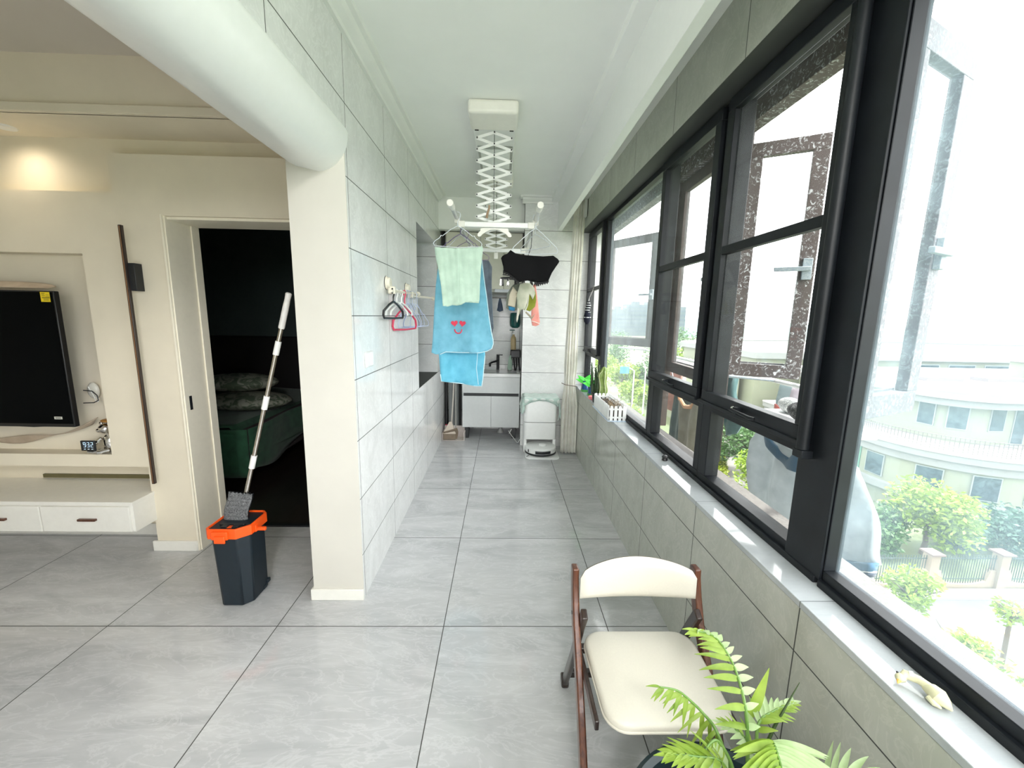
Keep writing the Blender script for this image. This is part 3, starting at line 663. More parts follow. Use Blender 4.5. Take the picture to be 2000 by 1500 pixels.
mb = MB(); mb.grid(lambda u, v: (-3.3+.80*u+.06*v, 2.475-.02*v+.01*math.sin(6*u), .665+.14*u**3+.045*v*(1-.3*u)+.01*math.sin(11*u+3*v)), 26, 6)
o = mb.build('trailing_scarf', scf, solid=.004); tag(o, 'sheer peach scarf trailing on the niche ledge below the television', 'scarf')
# figurine with the clock
fg = thing('bear_figurine', 'polished metal bear figurine holding a small digital clock in the niche corner', 'figurine', (-2.405, 2.455, zN0))
bx, by, bz = -2.400, 2.462, zN0
mb = MB(); mb.ell((bx, by, bz+.060), (.036, .032, .062)); mb.build('body', M['chrome'], fg)
hd = MB(); hd.ell((bx-.012, by-.008, bz+.150), (.034, .030, .031)); hd.ell((bx-.034, by-.022, bz+.142), (.018, .014, .013)); hd = hd.build('head', M['chrome'], fg)
for dx in (-.026, .018): MB().ell((bx-.012+dx, by-.002, bz+.180), (.011, .007, .011)).build('ear', M['chrome'], hd)
MB().tube([(bx-.02, by-.028, bz+.095), (bx-.045, by-.042, bz+.07), (bx-.075, by-.052, bz+.045)], [.012, .011, .012], 10).build('arm', M['chrome'], fg)
MB().tube([(bx+.02, by-.02, bz+.105), (bx+.026, by-.035, bz+.13), (bx+.018, by-.02, bz+.165)], [.010, .009, .006], 10).build('arm', M['chrome'], fg)
MB().tube([(bx+.005, by-.02, bz+.02), (bx-.02, by-.05, bz+.014), (bx-.03, by-.062, bz+.016)], [.016, .014, .015], 10).build('leg', M['chrome'], fg)
MB().tube([(bx-.02, by-.02, bz+.02), (bx-.06, by-.05, bz+.014), (bx-.085, by-.055, bz+.02)], [.014, .012, .010], 10).build('leg', M['chrome'], fg)
ck = thing('digital_clock', 'small dark digital clock showing 9:32 in the arms of the metal bear', 'clock', (bx-.062, by-.062, bz+.028))
MB().box(bx-.108, bx-.028, by-.07, by-.058, bz+.028, bz+.090).build('case', M['black'], ck, bevel=.002)
SEG = {'9': 'abcdfg', '3': 'abcdg', '2': 'abdeg'}
def seg7(mb, ch, ox, oz, wd, ht, y, t=.0013):
    S = {'a': (0, ht, wd, ht), 'g': (0, ht/2, wd, ht/2), 'd': (0, 0, wd, 0), 'f': (0, ht/2, 0, ht), 'b': (wd, ht/2, wd, ht), 'e': (0, 0, 0, ht/2), 'c': (wd, 0, wd, ht/2)}
    for k in SEG[ch]:
        x0, q0, x1, q1 = S[k]; mb.box(ox+x0-t/2, ox+x1+t/2, y, y+.001, oz+q0-t/2, oz+q1+t/2)
mb = MB(); yq = by-.0715
for i, ch in enumerate('932'): seg7(mb, ch, bx-.090+.0215*i, bz+.052, .011, .028, yq)
mb.box(bx-.0745, bx-.0725, yq, yq+.001, bz+.059, bz+.061); mb.box(bx-.0745, bx-.0725, yq, yq+.001, bz+.071, bz+.073)
for i in range(3): mb.box(bx-.090+.0215*i, bx-.080+.0215*i, yq, yq+.001, bz+.038, bz+.0405)
mb.build('digits', emit('led_white', (.65, .85, 1), .55), ck, smooth=False)
o = MB().ell((bx+.01, by+.0, bz+.198), (.045, .03, .012)).build('wooden_dish', plain('amber_wood', (.36, .17, .03), .4)); tag(o, 'shallow amber dish balanced on the head of the metal bear', 'dish')
# floating console
cn = thing('tv_console', 'white floating drawer console below the television', 'console', (-2.6, 2.33, .2))
mb = MB().box(-4.2, -2.132, 2.262, 2.598, .205, .372); mb.build('carcass', M['base'], cn, bevel=.002)
MB().box(-4.2, -2.128, 2.255, 2.598, .372, .392).build('top_board', M['base'], cn, bevel=.002)
for x0, x1 in ((-2.644, -2.146), (-3.15, -2.652), (-3.658, -3.158)):
    dr = MB().box(x0, x1, 2.248, 2.262, .212, .366).build('drawer', M['base'], cn, bevel=.002)
    MB().box(x1-.285, x1-.185, 2.232, 2.249, .283, .296).build('handle', M['wood'], dr, bevel=.002)
o = MB().box(-2.98, -2.15, 2.585, 2.5985, .400, .424).build('led_groove', plain('olive_strip', (.13, .115, .05), .5)); tag(o, 'dark olive strip set along the back of the white console', 'strip')
# wall light
wl = thing('wall_light', 'tall slim walnut wall light between the television and the doorway', 'light', (-2.065, 2.39, 1.2))
mb = MB().box(-2.079, -2.063, 2.345, 2.362, .467, 1.942); mb.build('bar', M['woodb'], wl, bevel=.0015)
MB().box(-2.0735, -2.0685, 2.343, 2.346, .472, 1.937).build('brass_inlay', plain('bronze_inlay', (.36, .20, .11), .35, .6), wl)
MB().box(-2.068, -2.030, 2.358, 2.409, 1.595, 1.745).build('mounting_block', M['black'], wl, bevel=.002)
# soffit downlight
dl = thing('ceiling_downlight', 'small round warm downlight lit in the soffit above the television', 'light', (-2.61, 2.37, 2.42))
MB().lathe([(.045, -.006), (.048, 0), (.036, .0), (.034, -.007)], (-2.61, 2.37, 2.42), 28).build('trim_ring', M['wplastic'], dl)
MB().lathe([(.033, -.0045), (.033, -.002)], (-2.61, 2.37, 2.42), 28).build('lamp', emit('warm_lamp', (1, .93, .8), 6), dl)
# bed in the dark room
bd_ = thing('bed', 'bed with a dark green cover in the unlit bedroom behind the doorway', 'bed', (-2.9, 3.9, 0))
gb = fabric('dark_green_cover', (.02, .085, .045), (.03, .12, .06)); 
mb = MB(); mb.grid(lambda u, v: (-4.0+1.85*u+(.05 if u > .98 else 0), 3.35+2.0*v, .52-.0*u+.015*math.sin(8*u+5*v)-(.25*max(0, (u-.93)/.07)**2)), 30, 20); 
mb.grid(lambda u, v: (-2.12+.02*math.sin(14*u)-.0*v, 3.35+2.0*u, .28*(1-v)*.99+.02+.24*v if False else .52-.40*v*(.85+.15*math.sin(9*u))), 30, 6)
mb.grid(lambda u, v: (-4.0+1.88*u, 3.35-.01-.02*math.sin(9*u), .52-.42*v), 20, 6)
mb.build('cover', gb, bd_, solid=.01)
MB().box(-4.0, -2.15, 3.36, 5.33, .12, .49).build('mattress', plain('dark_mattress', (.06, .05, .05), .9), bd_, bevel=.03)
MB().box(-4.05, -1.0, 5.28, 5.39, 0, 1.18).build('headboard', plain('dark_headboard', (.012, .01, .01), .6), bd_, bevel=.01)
pilm, nt, bs = new('printed_pillowcase'); f = noise_f(nt, objc(nt), 9, 5, 2); nt.links.new(ramp(nt, f, .47, .56, (.30, .31, .25), (.09, .12, .08)), bs.inputs['Base Color'])
for nm, lb, c, s_, cl in (('pillow', 'light printed pillow, topmost of the two on the dark bed', (-2.62, 4.05, .80), (.38, .26, .085), pilm), ('pillow', 'light printed pillow, lowest of the two on the dark bed', (-2.50, 3.98, .63), (.42, .27, .085), pilm)):
    mb = MB().ell(c, s_, 20, 12); o = mb.build(nm, cl); tag(o, lb, 'pillow', 'pillows on the bed')
# ------------------------------------------------------------ ceiling drying rack
rk = thing('ceiling_drying_rack', 'white motorised clothes drying rack hanging on scissor arms from the balcony ceiling', 'drying rack', (-.06, 3.3, 2.75))
hw = MB(); 
for y0, y1 in ((2.62, 2.86), (3.88, 4.06)): hw.box(-.225, .075, y0, y1, 2.672, 2.749)
hw.box(-.215, .067, 2.86, 3.88, 2.70, 2.749)
hw.build('housing', M['creamw'], rk, bevel=.018, seg=4)
MB().box(-.212, .063, 2.80, 3.90, 2.690, 2.702).build('cover', M['wplastic'], rk, bevel=.003)
lf = MB().box(-.20, .052, 3.14, 3.60, 2.683, 2.692).build('lamp_frame', plain('grey_frame', (.38, .39, .37), .4), rk, bevel=.002)
MB().box(-.182, .034, 3.18, 3.57, 2.680, 2.685).build('lamp_diffuser', plain('opal_diffuser', (.82, .85, .83), .3), lf, smooth=False)
MB().box(-.20, -.175, 2.866, 2.872, 2.676, 2.694).build('slot', M['black'], rk); MB().box(.025, .05, 2.866, 2.872, 2.676, 2.694).build('slot', M['black'], rk)
def scissor(y, cx, zt, zb, nl, hwid):
    h = (zt-zb)/nl; mb = MB(); pv = []
    for i in range(nl):
        z1 = zt-i*h; z0_ = z1-h
        for s_ in (-1, 1):
            # each link goes from the centre-crossing lattice: outer point to outer point
            a = Vector((cx-s_*hwid, y+s_*.004, z1-h*.5)); b = Vector((cx+s_*hwid, y+s_*.004, z0_-h*.5))
            if i == nl-1: b = (a+b)/2
            if i == 0:
                a0 = Vector((cx, y+s_*.004, z1)); c0 = Vector((cx+s_*hwid, y+s_*.004, z1-h*.5)); d = (c0-a0).normalized(); n_ = Vector((-d.z, 0, d.x))*.0085
                mb.add([a0-n_, c0-n_, c0+n_, a0+n_]+[p+Vector((0, .003, 0)) for p in (a0-n_, c0-n_, c0+n_, a0+n_)], [(0, 1, 2, 3), (7, 6, 5, 4), (0, 4, 5, 1), (1, 5, 6, 2), (2, 6, 7, 3), (3, 7, 4, 0)])
            d = (b-a).normalized(); n_ = Vector((-d.z, 0, d.x))*.0085; aa = a-d*.006; bb = b+d*.006
            mb.add([aa-n_, bb-n_, bb+n_, aa+n_]+[p+Vector((0, .003, 0)) for p in (aa-n_, bb-n_, bb+n_, aa+n_)], [(0, 1, 2, 3), (7, 6, 5, 4), (0, 4, 5, 1), (1, 5, 6, 2), (2, 6, 7, 3), (3, 7, 4, 0)])
            pv.append(MB().mark().lathe([(.0045, -.012), (.0045, .002)], (0, 0, 0), 10).xf(Matrix.Translation((cx+s_*hwid, y, z1-h*.5)) @ Matrix.Rotation(R(-90), 4, 'X')))
        pv.append(MB().mark().lathe([(.0045, -.012), (.0045, .002)], (0, 0, 0), 10).xf(Matrix.Translation((cx, y, z1)) @ Matrix.Rotation(R(-90), 4, 'X')))
    s_ = mb.build('scissor_arm', M['wplastic'], rk, smooth=False)
    for q_ in pv: q_.build('pivot', M['black'], s_)
    MB().tube([(cx, y+.01, zt), (cx, y+.01, zb-.03)], .0018, 6).build('cord', M['black'], rk)
scissor(2.88, -.073, 2.672, 2.115, 8, .112)
scissor(3.90, -.073, 2.672, 2.105, 10, .098)
XA, XB_ = -.315, .208
for n_, y in (('front', 2.86), ('rear', 3.92)):
    mb = MB().box(XA+.02, XB_-.02, y-.012, y+.012, 2.078, 2.112); mb.build('crossbar', M['wplastic'], rk, bevel=.004)
    for x in (XA+.03, XB_-.03): MB().box(x-.022, x+.022, y-.015, y+.015, 2.074, 2.116).build('bar_end', M['creamw'], rk, bevel=.004)
hk = [(-.155, 2.074), (.025, 2.074), (.03, 2.055), (.045, 2.04), (.05, 2.026), (.042, 2.018), (.028, 2.02), (.015, 2.035), (-.01, 2.05), (-.035, 2.062), (-.065, 2.066), (-.095, 2.062), (-.12, 2.05), (-.145, 2.035), (-.158, 2.02), (-.172, 2.018), (-.18, 2.026), (-.175, 2.04), (-.16, 2.055)]
MB().prism([(x, z) for x, z in hk], 1, 2.852, 2.862).build('hook_plate', M['creamw'], rk)
mb = MB().box(-.09, -.055, 3.916, 3.922, 2.02, 2.075); mb.build('rear_plate', M['creamw'], rk)
for x in (XA, XB_):
    mb = MB().tube([(x, 2.50, 2.135), (x, 4.12, 2.135)], .0145, 16); mb.build('pole', M['alu'] if False else plain('silver_pole', (.62, .63, .62), .3, .6), rk)
    MB().tube([(x, 2.49, 2.135), (x, 2.60, 2.135)], [.019, .0185], 16).build('pole_cap', M['creamw'], rk)
    MB().tube([(x, 4.05, 2.135), (x, 4.13, 2.135)], [.0175, .018], 16).build('pole_cap', M['creamw'], rk)
    for y in (2.86, 3.92): MB().box(x-.02, x+.02, y-.013, y+.013, 2.10, 2.13).build('clamp', M['creamw'], rk, bevel=.004)
o = MB().tube([(-.115, 2.80, 2.125), (-.11, 2.80, 2.16), (-.10, 2.80, 2.185), (-.10, 2.80, 2.205)], [.008, .0075, .0065, .006], 8).build('wooden_stick', plain('bamboo', (.36, .24, .15), .6)); tag(o, 'short wooden stick resting upright on the front bar of the drying rack', 'stick')
# ------------------------------------------------------------ hangers
def wire_hanger(mb, c, Rt, w=.19, drop=.10, r=.0019, bottom=True, thick=None, notch=True):
    """hook top is at c; Rt maps local x (across), y (depth), z"""
    def P(x, z, y=0): return tuple(Vector(c)+Rt @ Vector((x, y, z)))
    hook = [P(-.019*math.cos(a)*1.0+0.0, .0+.019*math.sin(a)-.019) for a in [R(t) for t in (-35, 0, 35, 70, 105, 140, 180)]]
    mb.tube(hook+[P(.012, -.045), P(0, -.06), P(0, -.085)], r, 6)
    sh = [P(0, -.085), P(-w*.3, -.085-drop*.22)]
    if notch: sh += [P(-w*.62, -.085-drop*.55), P(-w*.68, -.085-drop*.52), P(-w*.74, -.085-drop*.66)]
    sh += [P(-w*.93, -.085-drop*.82), P(-w, -.085-drop*.95), P(-w*.96, -.085-drop*1.08)]
    mb.tube(sh, r, 6); sh2 = [tuple(Vector(c)+Rt @ (Matrix.Scale(-1, 3, (1, 0, 0)) @ (Rt.inverted() @ (Vector(p)-Vector(c))))) for p in sh]
    mb.tube(sh2, r, 6)
    if bottom: mb.tube([P(-w*.96, -.085-drop*1.08), P(0, -.085-drop*1.15), P(w*.96, -.085-drop*1.08)], r, 6)
    return mb
I3 = Matrix.Identity(3)
lav = plain('lavender_wire', (.52, .58, .78), .35); lil = plain('purple_wire', (.10, .07, .20), .4); whw = plain('pale_wire', (.70, .74, .80), .35)
blk = plain('black_plastic', (.012, .012, .014), .35); red = plain('crimson_plastic', (.62, .04, .10), .35)
# ------------------------------------------------------------ laundry indoors
def hung(name, label, cat, outline, y, mat, res=.02, amp=.008, k=30, seed=0, thick=.006, group=None, parent=None, tilt=0.0, back=False):
    f = shade_uv(amp, k, seed)
    mb = cloth(outline, lambda u, v: (u, y+f(u, v)+tilt*(v-outline[0][1]), v), res)
    o = mb.build(name, mat, parent, solid=thick, ang=75)
    return tag(o, label, cat, group) if parent is None else o
o = wire_hanger(MB(), (-.302, 2.775, 2.153), I3, .158, .118, .0022, True).build('wire_hanger', whw); tag(o, 'pale lavender wire hanger holding the mint green ribbed towel', 'hanger')
o = wire_hanger(MB(), (-.310, 3.04, 2.153), I3, .15, .118, .0028, True).build('wire_hanger', lil); tag(o, 'dark purple wire hanger holding the smiling face towel', 'hanger')
mint = fabric('mint_ribbed_towel', (.62, .80, .68), (.70, .86, .75), 220, .25)
T1 = [(-.452, 1.932), (-.30, 1.928), (-.17, 1.935), (-.142, 1.945), (-.137, 1.925), (-.150, 1.80), (-.155, 1.70), (-.158, 1.60), (-.163, 1.578), (-.23, 1.582), (-.25, 1.582), (-.28, 1.565), (-.31, 1.560), (-.34, 1.562), (-.37, 1.552), (-.402, 1.556), (-.405, 1.60), (-.412, 1.68), (-.43, 1.80), (-.445, 1.87)]
def f1(u, v): return .0035*math.sin(150*(u+.10*(v-1.9)))*(1 if u < -.29 else .5)+.006*math.sin(18*u+2)
mb = cloth(T1, lambda u, v: (u, 2.775+f1(u, v), v), .0125); o = mb.build('ribbed_towel', mint, solid=.007, ang=80); tag(o, 'pale mint green ribbed towel hanging nearest on the drying rack', 'towel')
MB().tube([(-.302, 2.768, 1.925), (-.300, 2.766, 1.75), (-.298, 2.768, 1.58)], .0018, 6).build('seam', plain('mint_seam', (.66, .82, .72), .9), o)
sky = fabric('sky_blue_towel', (.20, .55, .72), (.26, .62, .78), 260, .25); skyl = plain('pale_blue_hem', (.55, .76, .84), .8)
T2 = [(-.478, 1.80), (-.455, 1.93), (-.30, 1.935), (-.165, 1.93), (-.14, 1.75), (-.12, 1.62), (-.105, 1.50), (-.085, 1.38), (-.072, 1.32), (-.07, 1.29), (-.08, 1.255), (-.115, 1.235), (-.17, 1.222), (-.25, 1.225), (-.33, 1.222), (-.42, 1.225), (-.465, 1.205), (-.50, 1.205), (-.528, 1.217), (-.52, 1.30), (-.505, 1.50), (-.49, 1.70)]
def f2(u, v): return (.016*math.sin(15*u+1.2)+.010*math.sin(34*u+5*v)*max(0, 1.9-v)*1.2+.012*noise.noise(Vector((u*7, v*3, 2))))*min(1, .25+(1.93-v)*2.2)+(.018 if u > -.215 else 0)*min(1, (u+.215)*40 if u > -.215 else 0)
mb = cloth(T2, lambda u, v: (u, 3.04+f2(u, v), v), .018); t2 = mb.build('smiling_towel', sky, solid=.008, ang=80); tag(t2, 'large sky blue towel with an embroidered red smiling face', 'towel')
def edge(mb, pts, y, r, n=5): mb.tube([(p[0], y+f2(p[0], p[1]), p[1]) for p in pts], r, n)
mb = MB(); edge(mb, T2[3:17], 3.036, .0035); mb.build('hem', skyl, t2)
emb = plain('red_embroidery', (.72, .05, .10), .8)
def heart(mb, cx, cz, s_, rot=0):
    pts = []
    for i in range(28):
        a = 2*PI*i/28; x = 16*math.sin(a)**3; z = 13*math.cos(a)-5*math.cos(2*a)-2*math.cos(3*a)-math.cos(4*a)
        x, z = x*math.cos(rot)-z*math.sin(rot), x*math.sin(rot)+z*math.cos(rot); pts.append((cx+x*s_, cz+z*s_))
    mb.prism(pts, 1, 0, 1)
mb = MB(); heart(mb, -.357, 1.437, .00155, .12); heart(mb, -.297, 1.437, .00155, -.12)
mb.v = [(p[0], 3.028+f2(p[0], p[2])-(.003 if p[1] < .5 else -.004), p[2]) for p in mb.v]
mb.build('embroidered_eyes', emb, t2)
mb = MB(); mb.tube([(-.328+.026*math.cos(a), 3.026+f2(-.328, 1.38), 1.392+.028*math.sin(a)) for a in [R(175+190*i/14) for i in range(15)]], .0045, 8); mb.build('embroidered_smile', emb, t2)
T3 = [(-.43, 1.90), (-.19, 1.905), (-.15, 1.5), (-.135, 1.26), (-.13, 1.20), (-.138, 1.12), (-.145, 1.03), (-.155, .965), (-.20, .962), (-.30, .975), (-.38, .985), (-.462, .998), (-.468, 1.05), (-.478, 1.20), (-.47, 1.5)]
def f3(u, v): return .022*math.sin(19*u+.6+.8*v)+.010*math.sin(41*u+3*v)
mb = cloth(T3, lambda u, v: (u, 3.10+f3(u, v), v), .018); o = mb.build('plain_towel', fabric('bright_sky_towel', (.16, .60, .80), (.22, .66, .84), 260, .25), solid=.01, ang=80); tag(o, 'plain bright blue towel hanging below and behind the smiling face towel', 'towel')
mb = MB(); mb.tube([(u, 3.094+f3(u, v), v) for u, v in T3[4:13]], .0035, 6); mb.tube([(-.185, 3.08, 1.24), (-.195, 3.075, 1.1), (-.18, 3.08, .975)], .003, 6); mb.build('hem', skyl, o)
o = wire_hanger(MB(), (-.312, 3.10, 2.153), I3, .14, .135, .0022, True).build('wire_hanger', whw); tag(o, 'pale wire hanger hidden behind the purple one, holding the plain blue towel', 'hanger')
# grey garment behind
gy = fabric('slate_grey_knit', (.14, .16, .20), (.19, .22, .26), 300, .1)
hung('grey_garment', 'slate grey garment hanging behind the blue towels', 'clothing', [(-.30, 1.93), (-.12, 1.93), (-.093, 1.88), (-.095, 1.75), (-.085, 1.55), (-.075, 1.40), (-.09, 1.33), (-.2, 1.33), (-.2, 1.7)], 3.35, gy, .02, .012, 40, 3)
o = wire_hanger(MB(), (-.295, 3.35, 2.153), I3, .18, .125, .0026).build('wire_hanger', plain('mauve_wire', (.22, .16, .26), .4)); tag(o, 'mauve wire hanger holding the slate grey garment', 'hanger')
# black shorts
bkf = plain('black_cotton', (.004, .004, .005), .85, spec=.2); lace = plain('black_lace', (.02, .02, .022), .8)
T4 = [(.042, 1.925), (.075, 1.905), (.12, 1.898), (.20, 1.893), (.26, 1.890), (.325, 1.895), (.355, 1.876), (.366, 1.862), (.362, 1.850), (.345, 1.825), (.32, 1.785), (.30, 1.735), (.27, 1.728), (.22, 1.722), (.16, 1.735), (.105, 1.722), (.06, 1.76), (.03, 1.782), (.0, 1.79), (-.003, 1.82), (-.012, 1.85), (-.018, 1.872), (-.01, 1.885), (.02, 1.90)]
o = hung('black_shorts', 'black shorts with lace trim hanging on the right pole of the drying rack', 'shorts', T4, 2.79, bkf, .018, .006, 20, 1, .018)
for seg_ in ([(-.004, 1.793), (.03, 1.782), (.062, 1.758), (.105, 1.722)], [(.205, 1.722), (.25, 1.722), (.302, 1.736)]):
    mb = MB(); n_ = 40
    pts = []
    for i in range(n_+1):
        t = i/n_*(len(seg_)-1); k = min(int(t), len(seg_)-2); q = t-k
        pts.append((seg_[k][0]+(seg_[k+1][0]-seg_[k][0])*q, seg_[k][1]+(seg_[k+1][1]-seg_[k][1])*q))
    for i in range(n_):
        (a, b), (c, d) = pts[i], pts[i+1]; h = .016+.005*math.sin(i*1.1)
        mb.add([(a, 2.785, b+.004), (c, 2.785, d+.004), (c, 2.785, d-h), (a, 2.785, b-h)], [(0, 1, 2, 3)])
    mb.build('lace_trim', lace, o, solid=.002)
o = wire_hanger(MB(), (.205, 2.79, 2.153), I3, .15, .145, .0022, True, notch=False).build('wire_hanger', whw); tag(o, 'pale wire hanger holding the black shorts', 'hanger')
o = wire_hanger(MB(), (.218, 3.0, 2.155), Matrix.Rotation(R(-50), 3, 'Z'), .15, .09, .0022).build('wire_hanger', whw); tag(o, 'empty pale wire hanger on the right pole behind the black shorts', 'hanger')
# clip hanger with small washing
cl = thing('clip_hanger', 'black and chrome clip hanger with many pegs below the black shorts', 'clip hanger', (.12, 3.12, 1.80))
mb = MB(); mb.tube([(.02+.045*math.cos(t)*1.0+.02, 3.12+.05*math.sin(t), 1.80) for t in [2*PI*i/20 for i in range(21)]], .0035, 6)
mb.tube([(.12+.14*math.cos(t), 3.12+.10*math.sin(t), 1.775) for t in [2*PI*i/30 for i in range(31)]], .004, 6)
mb.tube([(-.02, 3.12, 1.775), (.26, 3.12, 1.775)], .003, 6); mb.tube([(.12, 3.02, 1.775), (.12, 3.22, 1.775)], .003, 6)
mb.tube([(.12, 3.12, 1.775), (.20, 3.12, 2.0), (.205, 3.12, 2.12)], .003, 6); mb.build('frame', blk, cl)
for i in range(14):
    a = 2*PI*i/14; x, y = .12+.14*math.cos(a), 3.12+.10*math.sin(a)
    mb = MB(); mb.box(x-.005, x+.005, y-.003, y+.003, 1.725, 1.768); mb.box(x-.008, x+.008, y-.006, y+.006, 1.722, 1.738); mb.build('peg', M['chrome'] if i % 2 else blk, cl, bevel=.001)
def swag(name, label, cat, outline, y, col, seed, col2=None, kids=()):
    o = hung(name, label, cat, outline, y, fabric(name+'_cloth', col, col2, 300, .2), .016, .012, 35, seed, .008, 'small washing on the clip hanger' if False else None)
    for nm, ol, c in kids: hung(nm, '', '', ol, y-.014, fabric(nm+'_cloth', c, None, 300, .1), .016, .010, 35, seed, .006, parent=o)
    return o
swag('grey_bandana', 'grey and beige cloth pegged on the left of the clip hanger', 'cloth', [(.085, 1.735), (.13, 1.735), (.13, 1.62), (.10, 1.54), (.055, 1.535), (.02, 1.56), (.03, 1.66), (.06, 1.71)], 3.05, (.22, .24, .20), 1, None,
     (('beige_panel', [(.07, 1.71), (.105, 1.67), (.085, 1.56), (.035, 1.575), (.045, 1.65)], (.62, .56, .44)), ('blue_patch', [(.04, 1.568), (.088, 1.56), (.085, 1.535), (.045, 1.54)], (.03, .22, .42))))
swag('cream_bra', 'cream and pale green bra pegged in the middle of the clip hanger', 'underwear', [(.12, 1.725), (.15, 1.735), (.19, 1.735), (.225, 1.70), (.23, 1.66), (.215, 1.62), (.19, 1.66), (.175, 1.60), (.16, 1.55), (.13, 1.545), (.115, 1.50), (.105, 1.56), (.10, 1.65)], 3.02, (.62, .66, .50), 2, (.75, .74, .62),
     (('strap', [(.105, 1.56), (.118, 1.55), (.112, 1.48), (.104, 1.45), (.098, 1.47)], (.75, .72, .62)),))
swag('olive_bra', 'olive green bra with white piping at the right of the cream one', 'underwear', [(.165, 1.66), (.20, 1.68), (.235, 1.68), (.243, 1.62), (.235, 1.57), (.20, 1.535), (.165, 1.545), (.14, 1.55), (.155, 1.60)], 3.06, (.30, .34, .03), 5, (.38, .42, .06),
     (('white_strap', [(.185, 1.67), (.193, 1.668), (.185, 1.58), (.165, 1.53), (.158, 1.533), (.175, 1.58)], (.8, .8, .72)), ('tan_strap', [(.17, 1.535), (.20, 1.51), (.215, 1.49), (.235, 1.52), (.228, 1.50), (.212, 1.475), (.195, 1.495), (.165, 1.525)], (.42, .37, .28))))
swag('pink_towel', 'small salmon pink face towel hanging lowest on the clip hanger', 'towel', [(.22, 1.60), (.225, 1.735), (.24, 1.735), (.262, 1.60), (.275, 1.50), (.282, 1.455), (.275, 1.435), (.25, 1.425), (.225, 1.43), (.215, 1.47), (.215, 1.54)], 3.13, (.80, .30, .26), 7, (.86, .40, .34),
     (('hem', [(.216, 1.468), (.28, 1.448), (.28, 1.443), (.216, 1.462)], (.85, .75, .70)),))
# ------------------------------------------------------------ hanger rail on the left tiles
rl = thing('towel_rail', 'cream suction cup rail with two arms mounted on the left tiled wall', 'rail', (-.70, 2.6, 1.66))
for y, z in ((2.56, 1.682), (3.07, 1.680)):
    mb = MB().mark(); mb.lathe([(.040, 0), (.040, .004), (.034, .012), (.034, .022), (.030, .028), (.004, .030)], (0, 0, 0), 28); mb.xf(Matrix.Translation((XL+.0005, y, z)) @ Matrix.Rotation(R(90), 4, 'Y')); mb.build('suction_cup', M['cream'], rl)
    MB().mark().lathe([(.042, 0), (.042, .003)], (0, 0, 0), 28).xf(Matrix.Translation((XL+.0005, y, z)) @ Matrix.Rotation(R(90), 4, 'Y')).build('gasket', M['black'], rl)
    MB().box(XL+.012, XL+.055, y-.014, y+.014, z-.065, z-.02).build('bracket', M['cream'], rl, bevel=.006)
xb = -.672
MB().tube([(xb, 2.50, 1.632), (xb, 3.30, 1.655)], .0095, 12).build('arm', M['cream'], rl)
MB().tube([(xb, 3.29, 1.655), (xb, 3.315, 1.655)], .018, 16).build('end_cap', M['cream'], rl)
MB().tube([(xb-.005, 3.04, 1.628), (xb-.005, 3.55, 1.642), (xb-.005, 4.02, 1.650)], [.0105, .0095, .0075], 12).build('arm', M['cream'], rl)
MB().tube([(xb-.005, 4.01, 1.650), (xb-.005, 4.03, 1.650)], .019, 16).build('end_cap', M['cream'], rl)
def plast(mb, c, Rt, w, r, bar_=True, k=1):
    def P(x, z): return tuple(Vector(c)+Rt @ Vector((x, 0, z if z > -.06 else z*k)))
    mb.tube([P(-.014, -.028), P(-.019, -.015), P(-.014, -.001), P(0, .004), P(.014, -.002), P(.018, -.016), P(.012, -.034), P(0, -.05), P(0, -.075)], r*.8, 8)
    mb.tube([P(-w, -.16), P(-w*.95, -.135), P(-w*.5, -.10), P(0, -.075), P(w*.5, -.10), P(w*.95, -.135), P(w, -.16)], [r*1.1, r*1.2, r, r, r, r*1.2, r*1.1], 8)
    if bar_: mb.tube([P(-w, -.16), P(-w*.93, -.175), P(0, -.178), P(w*.93, -.175), P(w, -.16)], r, 8)
    return mb
RY = lambda d: Matrix.Rotation(R(d), 3, 'Z')
o = plast(MB(), (xb, 2.56, 1.648), RY(84), .165, .0065).build('plastic_hanger', blk); tag(o, 'black plastic hanger, first on the wall rail', 'hanger', 'hangers on the wall rail')
h0 = None
for i, (y, g_, lb) in enumerate(((2.64, 81, 'white curved hanger next to the black one on the wall rail'), (2.76, 80, 'white curved hanger just before the red one on the wall rail'))):
    o = plast(MB(), (xb, y, 1.648), RY(g_), .17, .0055, False).build('plastic_hanger', M['wplastic']); tag(o, lb, 'hanger', 'hangers on the wall rail')
o = plast(MB(), (xb+.004, 2.83, 1.650), RY(78), .18, .006, True, 1.45).build('plastic_hanger', red); tag(o, 'crimson plastic hanger on the wall rail', 'hanger', 'hangers on the wall rail')
lbs = ['lavender wire hanger right beside the crimson one on the wall rail', 'lavender wire hanger, second after the crimson one', 'blue grey wire hanger, third after the crimson one', 'lavender wire hanger, fourth after the crimson one', 'pale lavender wire hanger turned edge-on near the rail end', 'pale lavender wire hanger turned broadside at the rail end']
for i, (y, g_, w_) in enumerate(((2.93, 80, .16), (2.97, 70, .15), (3.04, 84, .17), (3.10, 76, .15), (3.18, 50, .13), (3.26, 85, .19))):
    o = wire_hanger(MB(), (xb, y, 1.662), RY(g_), w_, .155, .0024).build('wire_hanger', lav if i != 2 else plain('blue_grey_wire', (.22, .28, .42), .35)); tag(o, lbs[i], 'hanger', 'hangers on the wall rail')
sw = thing('light_switch', 'white double rocker switch on the left tiled wall', 'switch', (XL, 2.19, 1.255))
MB().box(XL, XL+.009, 2.12, 2.235, 1.215, 1.298).build('plate', plain('switch_plate', (.66, .67, .67), .3), sw, bevel=.003)
for y in (2.126, 2.180): MB().box(XL+.008, XL+.012, y, y+.050, 1.221, 1.292).build('rocker', M['wplastic'], sw, bevel=.0015)
